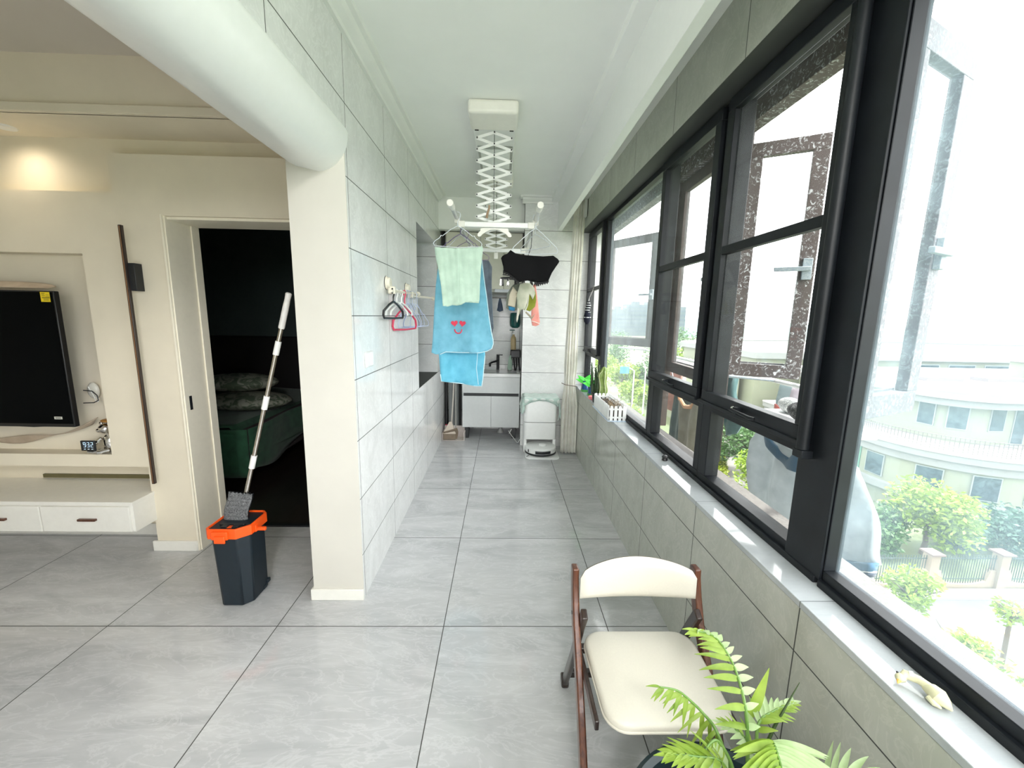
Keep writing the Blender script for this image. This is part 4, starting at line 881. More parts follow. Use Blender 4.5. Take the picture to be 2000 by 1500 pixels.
# ------------------------------------------------------------ wash corner
vn = thing('washbasin_cabinet', 'white two door washbasin cabinet in the end niche', 'cabinet', (-.13, 5.05, 0))
gw = plain('satin_white_board', (.66, .68, .68), .3, var=.02)
MB().box(-.478, .218, 4.86, 5.30, .14, .77).build('carcass', gw, vn, bevel=.002)
MB().box(-.478, .218, 4.845, 4.862, .572, .768).build('front_panel', gw, vn, bevel=.002)
MB().box(-.462, .205, 4.856, 4.8585, .532, .572).build('finger_groove', M['black'], vn, smooth=False)
for x0, x1 in ((-.476, -.131), (-.127, .216)): MB().box(x0, x1, 4.845, 4.862, .146, .535).build('door', gw, vn, bevel=.002)
mb = MB().box(-.482, .22, 4.84, 5.31, .77, .812); mb.build('basin_rim', M['wplastic'], vn, bevel=.006)
mb = MB(); mb.grid(lambda u, v: (-.12+.30*(u*2-1), 5.06+.17*(v*2-1), .8135-.0*u), 4, 4); mb.build('basin_bowl_shade', plain('basin_shade', (.42, .43, .43), .2), vn)  # flat sheet, the shade inside the bowl is put into its grey
for x in (-.425, .155): MB().box(x-.025, x+.025, 4.87, 4.92, 0, .14).build('leg', M['black'], vn, bevel=.003)
for x in (-.44, .18): MB().box(x-.02, x+.02, 5.22, 5.26, 0, .14).build('leg', M['black'], vn, bevel=.003)
MB().tube([(-.01, 5.15, .14), (-.01, 5.15, .05), (-.01, 5.15, .0)], [.022, .022, .045], 16).build('drain_pipe', plain('grey_pipe', (.45, .46, .45), .4), vn)
fa = thing('basin_tap', 'black angular basin tap on the white washbasin', 'tap', (-.07, 5.24, .812))
MB().tube([(-.055, 5.22, .812), (-.055, 5.22, 1.0)], .019, 14).build('body', M['black'], fa)
MB().box(-.075, .005, 5.205, 5.235, .998, 1.008).build('lever', M['black'], fa, bevel=.003)
mb = MB().tube([(-.055, 5.21, .93), (-.12, 5.17, .915), (-.155, 5.15, .90)], [.013, .012, .012], 10); mb.tube([(-.155, 5.15, .905), (-.155, 5.15, .86)], [.016, .014], 12); mb.build('spout', M['black'], fa)
cb2 = thing('wall_cabinet', 'cream three door wall cabinet above the washbasin', 'cabinet', (-.23, 4.95, 2.1))
cream2 = plain('cream_board', (.56, .56, .46), .35, var=.02); wf = plain('taupe_frame', (.33, .33, .28), .5)
MB().box(-.66, .215, 4.80, 5.30, 1.765, 2.425).build('carcass', wf, cb2, bevel=.002)
for x0, x1 in ((-.648, -.265), (-.261, .0), (.004, .205)): MB().box(x0, x1, 4.785, 4.80, 1.80 if x0 > -.3 else 1.775, 2.415).build('door', cream2, cb2, bevel=.002)
MB().box(-.10, .21, 4.79, 4.80, 1.765, 1.80).build('pelmet_strip', plain('zinc_strip', (.25, .27, .28), .35, .5), cb2)
rd = MB().tube([(-.30, 4.86, 1.705), (.22, 4.86, 1.705)], .007, 10).build('shower_rod', plain('dull_bronze', (.16, .15, .14), .4, .5)); tag(rd, 'thin metal rod running under the cream wall cabinet', 'rod')
mb = cloth([(-.045, 1.70), (-.03, 1.70), (-.01, 1.62), (.0, 1.56), (-.04, 1.545), (-.07, 1.56), (-.06, 1.62)], lambda u, v: (u, 4.87+.01*math.sin(90*u+20*v), v), .012); o = mb.build('mesh_bag', fabric('blue_mesh', (.12, .16, .24), None, 500, .5), solid=.01); tag(o, 'small blue grey mesh bag hanging from the rod above the basin', 'bag')
tl = plain('teal_plastic', (.005, .085, .075), .3)
o = MB().lathe([(.035, 0), (.058, .02), (.064, .06), (.062, .16), (.056, .18), (.03, .185)], (.15, 5.0, 1.355), 20).build('hanging_cup', tl); tag(o, 'dark teal plastic container hung on the niche side wall', 'container')
shf = thing('corner_caddy', 'black caddy fixed on the niche side wall above the basin', 'caddy', (.15, 5.1, 1.0))
MB().box(.10, .222, 5.0, 5.18, .99, 1.085).build('tray', blk, shf, bevel=.01)
for i, (x, y) in enumerate(((.11, 5.01), (.14, 5.02), (.17, 5.01), (.20, 5.03))): MB().tube([(x, y, 1.0), (x+.01, y, .90), (x+.02*(i % 2), y, .83)], [.012, .010, .008], 8).build('hanging_brush', blk, shf)
bt = thing('soap_bottle', 'amber pump soap bottle standing on the black caddy', 'bottle', (.135, 5.08, 1.085))
MB().lathe([(.030, 0), (.034, .004), (.034, .13), (.028, .155), (.014, .17), (.014, .19)], (.135, 5.08, 1.085), 20).build('body', plain('amber_soap', (.50, .38, .20), .3), bt)
MB().lathe([(.018, 0), (.018, .015), (.006, .018), (.006, .05)], (.135, 5.08, 1.275), 14).build('pump', M['wplastic'], bt)
MB().box(.085, .15, 5.072, 5.088, 1.32, 1.332).build('nozzle', tl, bt, bevel=.003)
o = hung('green_cloth', 'pale green cloth hanging beside the black caddy over the basin', 'cloth', [(.085, 1.02), (.105, 1.02), (.12, .95), (.125, .84), (.085, .835), (.065, .86), (.075, .95)], 5.0, fabric('pale_green_cloth', (.38, .52, .42)), .012, .006, 80, 2)
# broom corner
o = MB().box(-.655, -.53, 4.93, 5.25, 0, .95).build('tall_grey_bin', plain('grey_laminate', (.17, .18, .18), .4), bevel=.01); tag(o, 'narrow dark grey panel unit left of the washbasin cabinet', 'panel')
br = thing('broom', 'beige angled broom leaning in the corner above the dustpan', 'broom', (-.62, 4.80, 0))
MB().tube([(-.60, 4.79, .20), (-.585, 4.84, .55), (-.57, 4.88, .92)], .009, 10).build('handle', plain('pale_stick', (.52, .48, .43), .4), br)
mb = MB(); mb.grid(lambda u, v: (-.70+.17*u+.012*math.sin(PI*v), 4.76+.03*math.sin(2*PI*v), .02+.10*(1-u)*0+.05*u*0+(.09+.05*u)*abs(math.sin(PI*v*.5))), 10, 8); mb.box(-.695, -.55, 4.75, 4.785, .015, .09); mb.build('bristles', plain('brown_bristles', (.24, .19, .14), .95, bmp=.6), br)
loft(MB(), [([(-.70, 4.745), (-.545, 4.745), (-.545, 4.79), (-.70, 4.79)], .085), ([(-.69, 4.75), (-.56, 4.75), (-.56, 4.79), (-.69, 4.79)], .115), ([(-.625, 4.765), (-.595, 4.765), (-.595, 4.79), (-.625, 4.79)], .23)]).build('head', plain('beige_head', (.60, .52, .44), .5), br, bevel=.004)
dp = thing('dustpan', 'pale translucent dustpan with a long upright handle on the floor', 'dustpan', (-.57, 4.85, 0))
pk = plain('pinkish_translucent', (.62, .56, .53), .35)
loft(MB(), [([(-.70, 4.74), (-.445, 4.74), (-.46, 4.90), (-.69, 4.90)], .0), ([(-.70, 4.735), (-.44, 4.735), (-.455, 4.905), (-.695, 4.905)], .008)]).build('pan', pk, dp, bevel=.003)
mb = MB().box(-.452, -.440, 4.74, 4.905, .0, .10); mb.box(-.71, -.70, 4.74, 4.905, 0, .10); mb.box(-.70, -.445, 4.895, 4.905, 0, .15); mb.build('sides', pk, dp, bevel=.004)
MB().tube([(-.562, 4.90, .10), (-.562, 4.905, .95)], .008, 10).build('handle', plain('grey_stick', (.42, .42, .40), .35), dp)
vc = thing('stick_vacuum', 'slim black stick vacuum with a red tip standing in the corner', 'vacuum', (-.69, 4.98, 0))
MB().tube([(-.685, 4.98, .12), (-.685, 4.98, .45), (-.685, 4.98, .95)], [.022, .014, .010], 10).build('tube', blk, vc)
MB().box(-.708, -.665, 4.95, 5.0, .0, .13).build('floor_head', plain('maroon_plastic', (.06, .01, .015), .4), vc, bevel=.008)
MB().box(-.70, -.675, 4.945, 4.951, .10, .15).build('red_tip', red, vc, bevel=.003)
o = MB().tube([(.12, 4.90, .10), (.10, 4.88, .06), (.13, 4.87, .12), (.09, 4.86, .10), (.14, 4.85, .03), (.17, 4.80, .006), (.19, 4.70, .004), (.205, 4.64, .02), (.21, 4.585, .06), (.225, 4.55, .10), (.26, 4.50, .10)], .004, 8).build('white_power_cord', M['wplastic']); tag(o, 'white power cord curling from under the basin cabinet', 'cord')
# ------------------------------------------------------------ robot vacuum station
st = thing('robot_station', 'tall white robot vacuum docking station by the end pillar', 'docking station', (.43, 4.45, 0))
loft(MB(), [(rsq(.255, .605, 4.345, 4.585, .035), .155), (rsq(.25, .61, 4.34, 4.59, .04), .18), (rsq(.25, .61, 4.34, 4.59, .04), .345)]).build('lower_tank', M['wplastic'], st, ang=50)
loft(MB(), [(rsq(.25, .61, 4.34, 4.59, .04), .352), (rsq(.25, .61, 4.34, 4.59, .045), .56), (rsq(.262, .598, 4.35, 4.58, .05), .605), (rsq(.30, .56, 4.38, 4.56, .05), .618)]).build('upper_body', M['wplastic'], st, ang=50)
mb = MB().box(.252, .285, 4.36, 4.59, 0, .16); mb.box(.575, .608, 4.36, 4.59, 0, .16); mb.box(.26, .60, 4.57, 4.59, 0, .16); mb.build('side_walls', M['wplastic'], st, bevel=.004)
loft(MB(), [(rsq(.262, .628, 4.125, 4.58, .05), .001), (rsq(.262, .628, 4.125, 4.58, .05), .010), (rsq(.275, .615, 4.14, 4.57, .05), .013)]).build('base_plate', M['wplastic'], st, ang=40)
rv = thing('robot_vacuum', 'round white robot vacuum parked in its docking station', 'robot vacuum', (.438, 4.325, .02))
rc = (.438, 4.325, 0)
MB().lathe([(.150, .018), (.168, .024), (.170, .085), (.160, .097), (.02, .099)], rc, 56).build('body', M['wplastic'], rv)
MB().lathe([(.1715, .022), (.1725, .034), (.1715, .040)], rc, 56).build('bumper_gap', M['black'], rv)
MB().lathe([(.042, .097), (.042, .112), (.036, .118), (.01, .119)], (.455, 4.30, 0), 32).build('lidar_turret', M['wplastic'], rv)
mb = MB(); mb.grid(lambda u, v: (rc[0]+.1725*math.sin(R(-24+58*u)), rc[1]-.1725*math.cos(R(-24+58*u)), .045+.032*v), 14, 2); mb.build('sensor_window', M['black'], rv, solid=.002)
MB().tube([(rc[0]-.14, rc[1]-.10, .05), (rc[0]-.14, rc[1]-.10, .08)], .006, 8).build('side_button', M['black'], rv)
mb = MB(); mb.tube([(.30, 4.19, .022), (.275, 4.165, .018)], .003, 6); mb.build('side_brush', M['black'], rv)
tw = thing('dock_towel', 'pale green and white towel draped over the docking station', 'towel', (.42, 4.46, .62))
tg = fabric('pale_green_stripe', (.50, .66, .60), (.62, .76, .70), 260, .2, (1, 28, (.78, .84, .80), .62))
def tf(u, v):   # u across x, v from back top to front hang
    x = .245+.375*u; s_ = v*.34
    if s_ < .215: y, z = 4.575-s_, .628+.004*math.sin(22*u)
    else: y, z = 4.345-.016*math.sin(min(1, (s_-.215)/.1)*PI)-.012, .628-(s_-.215)*(.45+.35*math.sin(PI*u)**.0*(0))-.035*math.sin(PI*u)*0
    if s_ >= .215: z = .628-(s_-.215)*(.28+.5*abs(2*u-1)**2); y -= .006*math.sin(26*u)
    return (x, y, z)
mb = MB(); mb.grid(tf, 30, 16); mb.build('top', tg, tw, solid=.006, ang=80)
mb = MB(); mb.grid(lambda u, v: (.618+.022*math.sin(PI*v*.5)+.006*math.sin(20*u), 4.56-.24*u, .63-(.10+.13*u**2)*v), 14, 10); mb.grid(lambda u, v: (.615+.03*math.sin(3*v), 4.325-.02*math.sin(14*v)+.02*u, .62-.24*v), 5, 12); mb.build('right_fall', tg, tw, solid=.006, ang=80)
mb = MB(); mb.grid(lambda u, v: (.243-.03*v-.008*math.sin(18*u), 4.56-.24*u, .63-(.12+.06*u)*v), 14, 10); mb.grid(lambda u, v: (.225+.03*u, 4.33+.008*math.sin(14*v), .61-.17*v*(1-.2*u)), 5, 12); mb.build('left_fall', tg, tw, solid=.006, ang=80)
# ------------------------------------------------------------ curtain
cu = thing('curtain', 'long cream curtain tied back beside the far window', 'curtain', (.74, 4.33, 0))
def cf(u, v):   # v 0 bottom 1 top
    z = .015+2.64*v
    xl = .655+(.02 if z > .8 else 0); pts = [(0, .655, .825), (.55, .652, .822), (.79, .672, .790), (1.0, .665, .800), (1.5, .678, .792), (2.66, .700, .815)]
    for (a, l0, r0_), (b, l1, r1_) in zip(pts, pts[1:]):
        if a <= z <= b+.01: t = (z-a)/(b-a); L_ = l0+(l1-l0)*t; Rr = r0_+(r1_-r0_)*t; break
    return (L_+(Rr-L_)*u+.002*math.sin(44*u+2), 4.315+.013*math.sin(2*PI*4.5*u+.5*math.sin(1.5*z))*(.6 if abs(z-.79) < .1 else 1)+.006*math.sin(31*u+z), z)
mb = MB(); mb.grid(cf, 110, 60); mb.build('drape', fabric('cream_drape', (.86, .85, .78), (.90, .89, .83), 300, .25), cu, solid=.003, ang=80)
mb = MB(); mb.tube([(.64, 4.30, .80), (.68, 4.275, .785), (.74, 4.275, .775), (.80, 4.29, .768), (.826, 4.34, .75)], .004, 8); mb.build('tieback', plain('brown_cord', (.16, .13, .11), .7), cu)
MB().box(.80, .826, 4.28, 4.38, 2.50, 2.66).build('header_tape', M['white'], cu)
# ------------------------------------------------------------ things on the sill
SZ = ZS
ppk = thing('picket_planter', 'white picket fence planter box with dry twigs on the sill', 'planter', (.90, 3.2, SZ))
mb = MB()
def picket(mb, x, y, ax, w_=.022, h=.115, t=.004):
    pts = [(-w_/2, 0), (w_/2, 0), (w_/2, h-w_/2)]+[(w_/2*math.cos(a), h-w_/2+w_/2*math.sin(a)) for a in [R(30*i) for i in range(1, 6)]]+[(-w_/2, h-w_/2)]
    if ax == 0: mb.prism([(x+p[0], SZ+.004+p[1]) for p in pts], 1, y-t/2, y+t/2)
    else: mb.prism([(y+p[0], SZ+.004+p[1]) for p in pts], 0, x-t/2, x+t/2)
px0, px1, py0, py1 = .800, .930, 2.93, 3.44
for i in range(4): picket(mb, px0+.017+.032*i, py0, 0); picket(mb, px0+.017+.032*i, py1, 0)
for i in range(14):
    picket(mb, px0, py0+.02+.036*i, 1); picket(mb, px1, py0+.02+.036*i, 1)
mb.build('pickets', M['wplastic'], ppk, smooth=False)
mb = MB()
for z in (.022, .085):
    mb.box(px0, px1, py0+.002, py0+.008, SZ+z, SZ+z+.012); mb.box(px0, px1, py1-.008, py1-.002, SZ+z, SZ+z+.012); mb.box(px0+.002, px0+.008, py0, py1, SZ+z, SZ+z+.012); mb.box(px1-.008, px1-.002, py0, py1, SZ+z, SZ+z+.012)
mb.build('rails', M['wplastic'], ppk, smooth=False)
MB().box(px0-.01, px1+.004, py0-.012, py1+.01, SZ, SZ+.005).build('tray', plain('pale_blue_tray', (.55, .66, .80), .4), ppk)
MB().box(px0+.012, px1-.012, py0+.012, py1-.012, SZ+.006, SZ+.075).build('soil_box', M['soil'], ppk, bevel=.01)
random.seed(9); mb = MB()
for i in range(26):
    x, y = random.uniform(.83, .90), random.uniform(2.98, 3.22); z = SZ+.07
    mb.tube([(x, y, z), (x+random.uniform(-.02, .02), y+random.uniform(-.03, .03), z+.04), (x+random.uniform(-.04, .04), y+random.uniform(-.05, .05), z+random.uniform(.03, .08))], [.003, .002, .001], 5)
mb.build('dry_twigs', plain('dry_twig', (.32, .24, .15), .9), ppk)
cp_ = thing('potted_cactus', 'tall ribbed cactus with dark spiny plant in a black pot on the sill', 'cactus', (.885, 3.62, SZ))
MB().lathe([(.045, 0), (.055, .075), (.060, .08), (.058, .09), (.05, .085)], (.875, 3.62, SZ), 24).build('pot', M['black'], cp_)
cg = leafm('cactus_green', (.10, .16, .03), (.20, .28, .06), 40, 0); dg = leafm('dark_spines', (.02, .05, .02), (.05, .09, .03), 60, 0); spn = plain('cactus_rib', (.62, .66, .42), .6)
def wig(z, ph=0): return .006*math.sin(z*28+ph)
mb = MB(); b0 = len(mb.v); NZ, NK = 24, 30
for j in range(NZ+1):
    z = j/NZ*.26; rad = .030*(1+.15*math.sin(z*45))*(1 if z < .22 else max(.05, 1-((z-.22)/.04)**2)**.5)
    for k in range(NK): a = 2*PI*k/NK; rr = rad*(1+.22*math.cos(5*a)); mb.v.append((.905+rr*math.cos(a)+wig(z), 3.585+rr*math.sin(a), SZ+.07+z))
for j in range(NZ):
    for k in range(NK): mb.f.append([j*NK+k, j*NK+(k+1) % NK, (j+1)*NK+(k+1) % NK, (j+1)*NK+k]); mb.m.append(0)
mb.build('ribbed_stem', cg, cp_, ang=70)
mb = MB()
for k in range(5):
    a = 2*PI*k/5; mb.tube([(.905+.038*(1+.12*math.sin(z*45))*math.cos(a)*(1 if z < .21 else .6)+wig(z), 3.585+.038*math.sin(a)*(1+.12*math.sin(z*45)), SZ+.07+z) for z in [i*.012 for i in range(20)]], .0028, 5)
mb.build('ribs', spn, cp_)
random.seed(2); mb = MB()
for i in range(9):
    a = random.random()*6.3; r_ = random.uniform(.0, .045); hh = random.uniform(.14, .30); x, y = .86+r_*math.cos(a), 3.64+r_*math.sin(a); tx, ty = random.uniform(-.02, .025), random.uniform(-.03, .03)
    mb.tube([(x, y, SZ+.06), (x+tx*.5, y+ty*.5, SZ+.06+hh*.6), (x+tx, y+ty, SZ+.06+hh)], [.012, .014, .004], 7)
    for j in range(16):
        t = .2+.8*j/16; g_ = random.random()*6.3; p = Vector((x+tx*t, y+ty*t, SZ+.06+hh*t)); mb.tube([p, p+Vector((.022*math.cos(g_), .022*math.sin(g_), .02))], [.004, .001], 4)
mb.build('spiny_stems', dg, cp_, ang=60)
blu = plain('deep_blue', (.01, .07, .22), .35); grn = plain('neon_green', (.12, .85, .10), .5); mg = plain('mid_green', (.06, .30, .06), .5)
for i, (x, y) in enumerate(((.862, 4.16), (.885, 3.93))):
    bo = thing('toy_boot', ['blue and green toy boot with a neon bow nearest the curtain', 'blue and green toy boot with a neon bow beside the cactus pot'][i], 'ornament', (x, y, SZ), 0, 'toy boots on the sill')
    loft(MB(), [(rsq(x-.035, x+.035, y-.05, y+.05, .02), SZ+.001), (rsq(x-.035, x+.035, y-.05, y+.05, .02), SZ+.025)]).build('sole', mg, bo)
    loft(MB(), [(rsq(x-.032, x+.032, y-.046, y+.046, .02), SZ+.025), (rsq(x-.030, x+.030, y-.042, y+.042, .02), SZ+.055), (rsq(x-.024, x+.024, y-.02, y+.04, .015), SZ+.075), (rsq(x-.024, x+.024, y-.018, y+.04, .015), SZ+.11)]).build('boot', blu, bo, ang=50)
    mb = MB()
    for s_, q in ((-1, .06), (1, .09), (-1, .02), (1, .03)): leaflet(mb, (x, y, SZ+.105), Vector((s_*1.0, -.2, q*14)), Vector((0, -1, .2)), .105, .026, .02)
    mb.build('bow', grn, bo, solid=.003, ang=80)
o = MB().lathe([(.035, 0), (.043, .006), (.045, .028), (.036, .030), (.03, .012)], (.862, 3.755, SZ), 24).build('pink_bowl', plain('pink_plastic', (.85, .22, .24), .4)); tag(o, 'small round pink bowl on the sill beside the cactus pot', 'bowl')
o = MB().lathe([(.012, 0), (.016, .004), (.013, .014), (.017, .02), (.012, .028), (.004, .03)], (.893, 2.10, SZ), 18).build('small_dark_knob', blk); tag(o, 'small dark knob lying on the white sill', 'knob')
dk = thing('goose_figurine', 'pale yellow goose figurine lying on the near end of the sill', 'figurine', (.875, .695, SZ))
gcol = plain('pale_goose', (.62, .60, .40), .35); gg = Vector
MB().tube([(.862, .735, SZ+.012), (.872, .738, SZ+.020), (.886, .722, SZ+.022), (.890, .705, SZ+.022)], [.008, .0095, .0085, .009], 14).build('neck', gcol, dk)
mb = MB().tube([(.888, .712, SZ+.018), (.890, .70, SZ+.020), (.892, .688, SZ+.018), (.896, .676, SZ+.013), (.900, .668, SZ+.006)], [.008, .014, .0165, .010, .002], 16); mb.build('body', gcol, dk)
MB().ell((.861, .736, SZ+.014), (.010, .009, .009)).build('head', gcol, dk)
MB().tube([(.854, .732, SZ+.011), (.848, .728, SZ+.008)], [.0045, .001], 8).build('beak', plain('orange_beak', (.85, .50, .12), .4), dk)
MB().ell((.859, .7425, SZ+.021), (.0022, .0022, .0022)).build('eye', blk, dk)
MB().tube([(.876, .733, SZ+.0245), (.881, .729, SZ+.0265)], [.007, .007], 10).build('collar_band', M['wplastic'], dk)
MB().tube([(.880, .693, SZ+.012), (.879, .682, SZ+.008), (.884, .673, SZ+.006)], [.008, .006, .002], 10).build('wing', gcol, dk)
# striped sock by the far window
sk_ = thing('hanging_socks', 'black and white striped socks hanging on the far window rail', 'socks', (.885, 4.2, 1.6))
sock = fabric('black_white_stripes', (.006, .007, .012), (.012, .012, .02), 300, .05, (2, 42, (.72, .74, .74), .70))
MB().tube([(.925, 4.22, 1.82), (.905, 4.21, 1.76), (.875, 4.20, 1.70), (.868, 4.20, 1.655)], .003, 6).build('hook', M['chrome'], sk_)
MB().tube([(.868, 4.20, 1.66), (.872, 4.2, 1.62), (.858, 4.21, 1.57), (.872, 4.2, 1.54)], [.012, .024, .028, .030], 12).build('upper_sock', sock, sk_)
MB().tube([(.862, 4.20, 1.56), (.860, 4.20, 1.50), (.862, 4.20, 1.46), (.864, 4.2, 1.43)], [.026, .036, .032, .014], 12).build('lower_sock', plain('navy_sock', (.008, .01, .025), .9), sk_)
MB().tube([(.825, 4.185, 1.500), (.86, 4.162, 1.498), (.895, 4.185, 1.500)], .004, 6).build('white_band', M['wplastic'], sk_)
# ------------------------------------------------------------ laundry outside the windows
def outp(name, label, cat, outline, X, mat, res=.03, amp=.015, k=22, seed=0, thick=.008, parent=None, skew=0.0):
    f = shade_uv(amp, k, seed)
    mb = cloth(outline, lambda u, v: (X+f(u, v)+skew*(u-outline[0][0]), u, v), res)
    o = mb.build(name, mat, parent, solid=thick, ang=75)
    return tag(o, label, cat) if parent is None else o
pl = thing('outdoor_drying_pole', 'pale metal pole carried on brackets outside the windows for laundry', 'pole', (1.5, 2.4, 1.17))
MB().tube([(1.5, 1.62, 1.175), (1.5, 4.3, 1.175)], .012, 12).build('pole', M['wplastic'], pl)
for y in (2.17, 4.2): MB().tube([(1.2, y, 1.20), (1.5, y, 1.178)], .008, 8).build('bracket', M['alu'], pl)
wh = fabric('white_jersey', (.42, .455, .475), (.50, .53, .55), 260, .5); blue = fabric('blue_rib', (0.038, 0.128, 0.232), None, 300, .15); navy = fabric('navy_rib', (.03, .04, .065), None, 300, .1)
S1 = [(2.26, .86), (2.29, .80), (2.30, .66), (2.27, .50), (2.19, .42), (2.06, .40), (1.94, .415), (1.84, .44), (1.70, .47), (1.64, .55), (1.62, .80), (1.60, .90), (1.66, .92), (1.74, .93), (1.80, .87), (1.90, .845), (2.02, .875), (2.09, .90), (2.18, .90)]
o = outp('white_shirt', 'white jersey shirt with blue collar and striped cuff drying outside the window', 'shirt', S1, 1.50, wh, .025, .035, 19, 3, .02)
outp('collar', '', '', [(2.12, .875), (2.09, .83), (2.02, .785), (1.92, .765), (1.84, .775), (1.76, .80), (1.74, .90), (1.78, .93), (1.83, .885), (1.88, .865), (1.93, .805), (1.99, .825), (2.06, .86), (2.10, .90)], 1.455, blue, .02, .01, 30, 3, .02, o)
SL = [(1.66, .90), (1.60, .895), (1.565, .84), (1.52, .72), (1.46, .60), (1.428, .56), (1.52, .50), (1.63, .455), (1.645, .60), (1.655, .75)]
outp('sleeve', '', '', SL, 1.51, wh, .025, .022, 34, 5, .03, o)
def band(name, a, b, mt, dx=-.015):
    outp(name, '', '', [(1.428-a*.00, .56-a), (1.52, .50-a), (1.632, .455-a), (1.632, .455-b), (1.52, .50-b), (1.428, .56-b)], 1.50+dx, mt, .02, .012, 34, 5, .034, o)
band('blue_cuff_band', -.01, .028, blue); band('white_cuff_line', .026, .034, M['wplastic']); band('navy_cuff_edge', .032, .052, navy)
outp('shirt_tail', '', '', [(1.60, .47), (1.49, .50), (1.47, .42), (1.455, .36), (1.52, .38), (1.58, .42)], 1.54, wh, .025, .012, 40, 6, .012, o)
o = wire_hanger(MB(), (1.5, 1.93, 1.19), Matrix.Rotation(R(90), 3, 'Z'), .20, .14, .003).build('wire_hanger', lav); tag(o, 'lavender wire hanger inside the white shirt outside the window', 'hanger')
rs = fabric('pale_lilac_jersey', (.55, .50, .55), (.66, .62, .66), 260, .35)
o = outp('lilac_top', 'pale lilac top bunched on the pole behind the white shirt', 'clothing', [(2.08, 1.16), (2.10, 1.0), (2.06, .90), (1.98, .90), (1.85, .96), (1.78, .90), (1.76, 1.0), (1.80, 1.16)], 1.56, rs, .03, .03, 30, 9, .02)
o = outp('coral_stripe_top', 'pale grey top with a coral diagonal stripe outside the window', 'clothing', [(2.25, 1.16), (2.27, 1.05), (2.25, .90), (2.12, .86), (2.09, 1.0), (2.11, 1.16)], 1.60, fabric('mist_jersey', (.48, .56, .58), None, 260, .3), .03, .015, 25, 2, .015)
outp('coral_stripe', '', '', [(2.26, 1.03), (2.10, .95), (2.10, .90), (2.18, .91), (2.235, .87), (2.255, .93)], 1.583, fabric('coral_jersey', (.78, .20, .16), None, 260, .2), .03, .012, 25, 2, .012, o)
dgn = fabric('dark_teal_net', (.05, .12, .13), (.09, .19, .19), 200, .2)
o = outp('teal_cloth', 'crumpled dark teal cloth hanging outside beyond the fourth window', 'cloth', [(2.60, 1.15), (2.50, 1.14), (2.44, 1.0), (2.40, .88), (2.43, .80), (2.50, .765), (2.56, .80), (2.60, .90)], 1.47, dgn, .025, .022, 40, 11, .03)
pkf = fabric('dusty_pink_knit', (.45, .28, .24), (.58, .38, .33), 240, .3)
o = outp('pink_blouse', 'dusty pink blouse bunched on a hanger outside the window', 'blouse', [(3.95, .90), (3.80, 1.02), (3.60, 1.08), (3.42, 1.05), (3.38, .90), (3.42, .75), (3.50, .66), (3.62, .70), (3.78, .66), (3.90, .68), (3.97, .78)], 1.55, pkf, .04, .04, 24, 4, .03)
o = outp('slate_top', 'slate green sleeveless top with an orange neckline outside the window', 'top', [(3.42, 1.0), (3.28, .90), (3.22, .86), (3.10, .90), (3.05, .60), (3.05, .33), (3.42, .32), (3.47, .45), (3.44, .75)], 1.50, fabric('slate_green_jersey', (.07, .11, .11), (.11, .16, .15), 260, .15), .03, .02, 28, 6, .012)
o = outp('khaki_top', 'khaki linen top with a peach neckline beside the slate green one', 'top', [(3.20, .85), (3.12, .83), (3.02, .87), (2.88, .97), (2.82, .60), (2.84, .28), (3.16, .30), (3.18, .6)], 1.46, fabric('khaki_linen', (.28, .26, .20), (.36, .34, .27), 260, .2), .03, .02, 26, 8, .012)
mb = MB(); mb.tube([(1.452, 3.26, .93), (1.45, 3.22, .86), (1.45, 3.12, .815), (1.452, 3.02, .835), (1.455, 2.94, .90), (1.46, 2.90, .99)], .016, 8); mb.build('neckline', fabric('peach_rib', (.70, .38, .20), None, 300, .1), o)
for y, lb in ((3.6, 'pale wire hanger of the pink blouse outside'), (3.2, 'pale wire hanger of the slate green top outside'), (2.98, 'pale wire hanger of the khaki top outside')):
    o = wire_hanger(MB(), (1.5, y, 1.19), Matrix.Rotation(R(80), 3, 'Z'), .17, .10, .003).build('wire_hanger', whw); tag(o, lb, 'hanger', 'hangers on the outdoor pole')
o = wire_hanger(MB(), (1.33, 1.66, 1.30), Matrix.Rotation(R(70), 3, 'Z'), .13, .13, .0035, True).build('wire_hanger', lav); tag(o, 'lavender wire hanger tilted over the black net outside the fifth window', 'hanger')
bn = stained('dusty_black_net', (.008, .008, .012), (.42, .42, .42), .52, .66, 60, .9)
o = MB().ell((1.36, 1.72, 1.095), (.05, .13, .05), 18, 10).build('black_net_bundle', bn); tag(o, 'dusty black net bundle lying outside beyond the fifth window', 'bundle')
o = MB().ell((1.44, 1.95, 1.085), (.04, .08, .04), 18, 10).build('grey_net_bundle', stained('grey_net', (.20, .21, .22), (.55, .56, .55), .45, .6, 70, .9)); tag(o, 'small speckled grey bundle beside the black net outside', 'bundle')
o = MB().box(1.28, 1.52, 1.55, 2.06, 1.03, 1.045).build('outdoor_shelf', M['wplastic'], bevel=.004); tag(o, 'narrow white shelf carrying the net bundles outside the window', 'shelf')
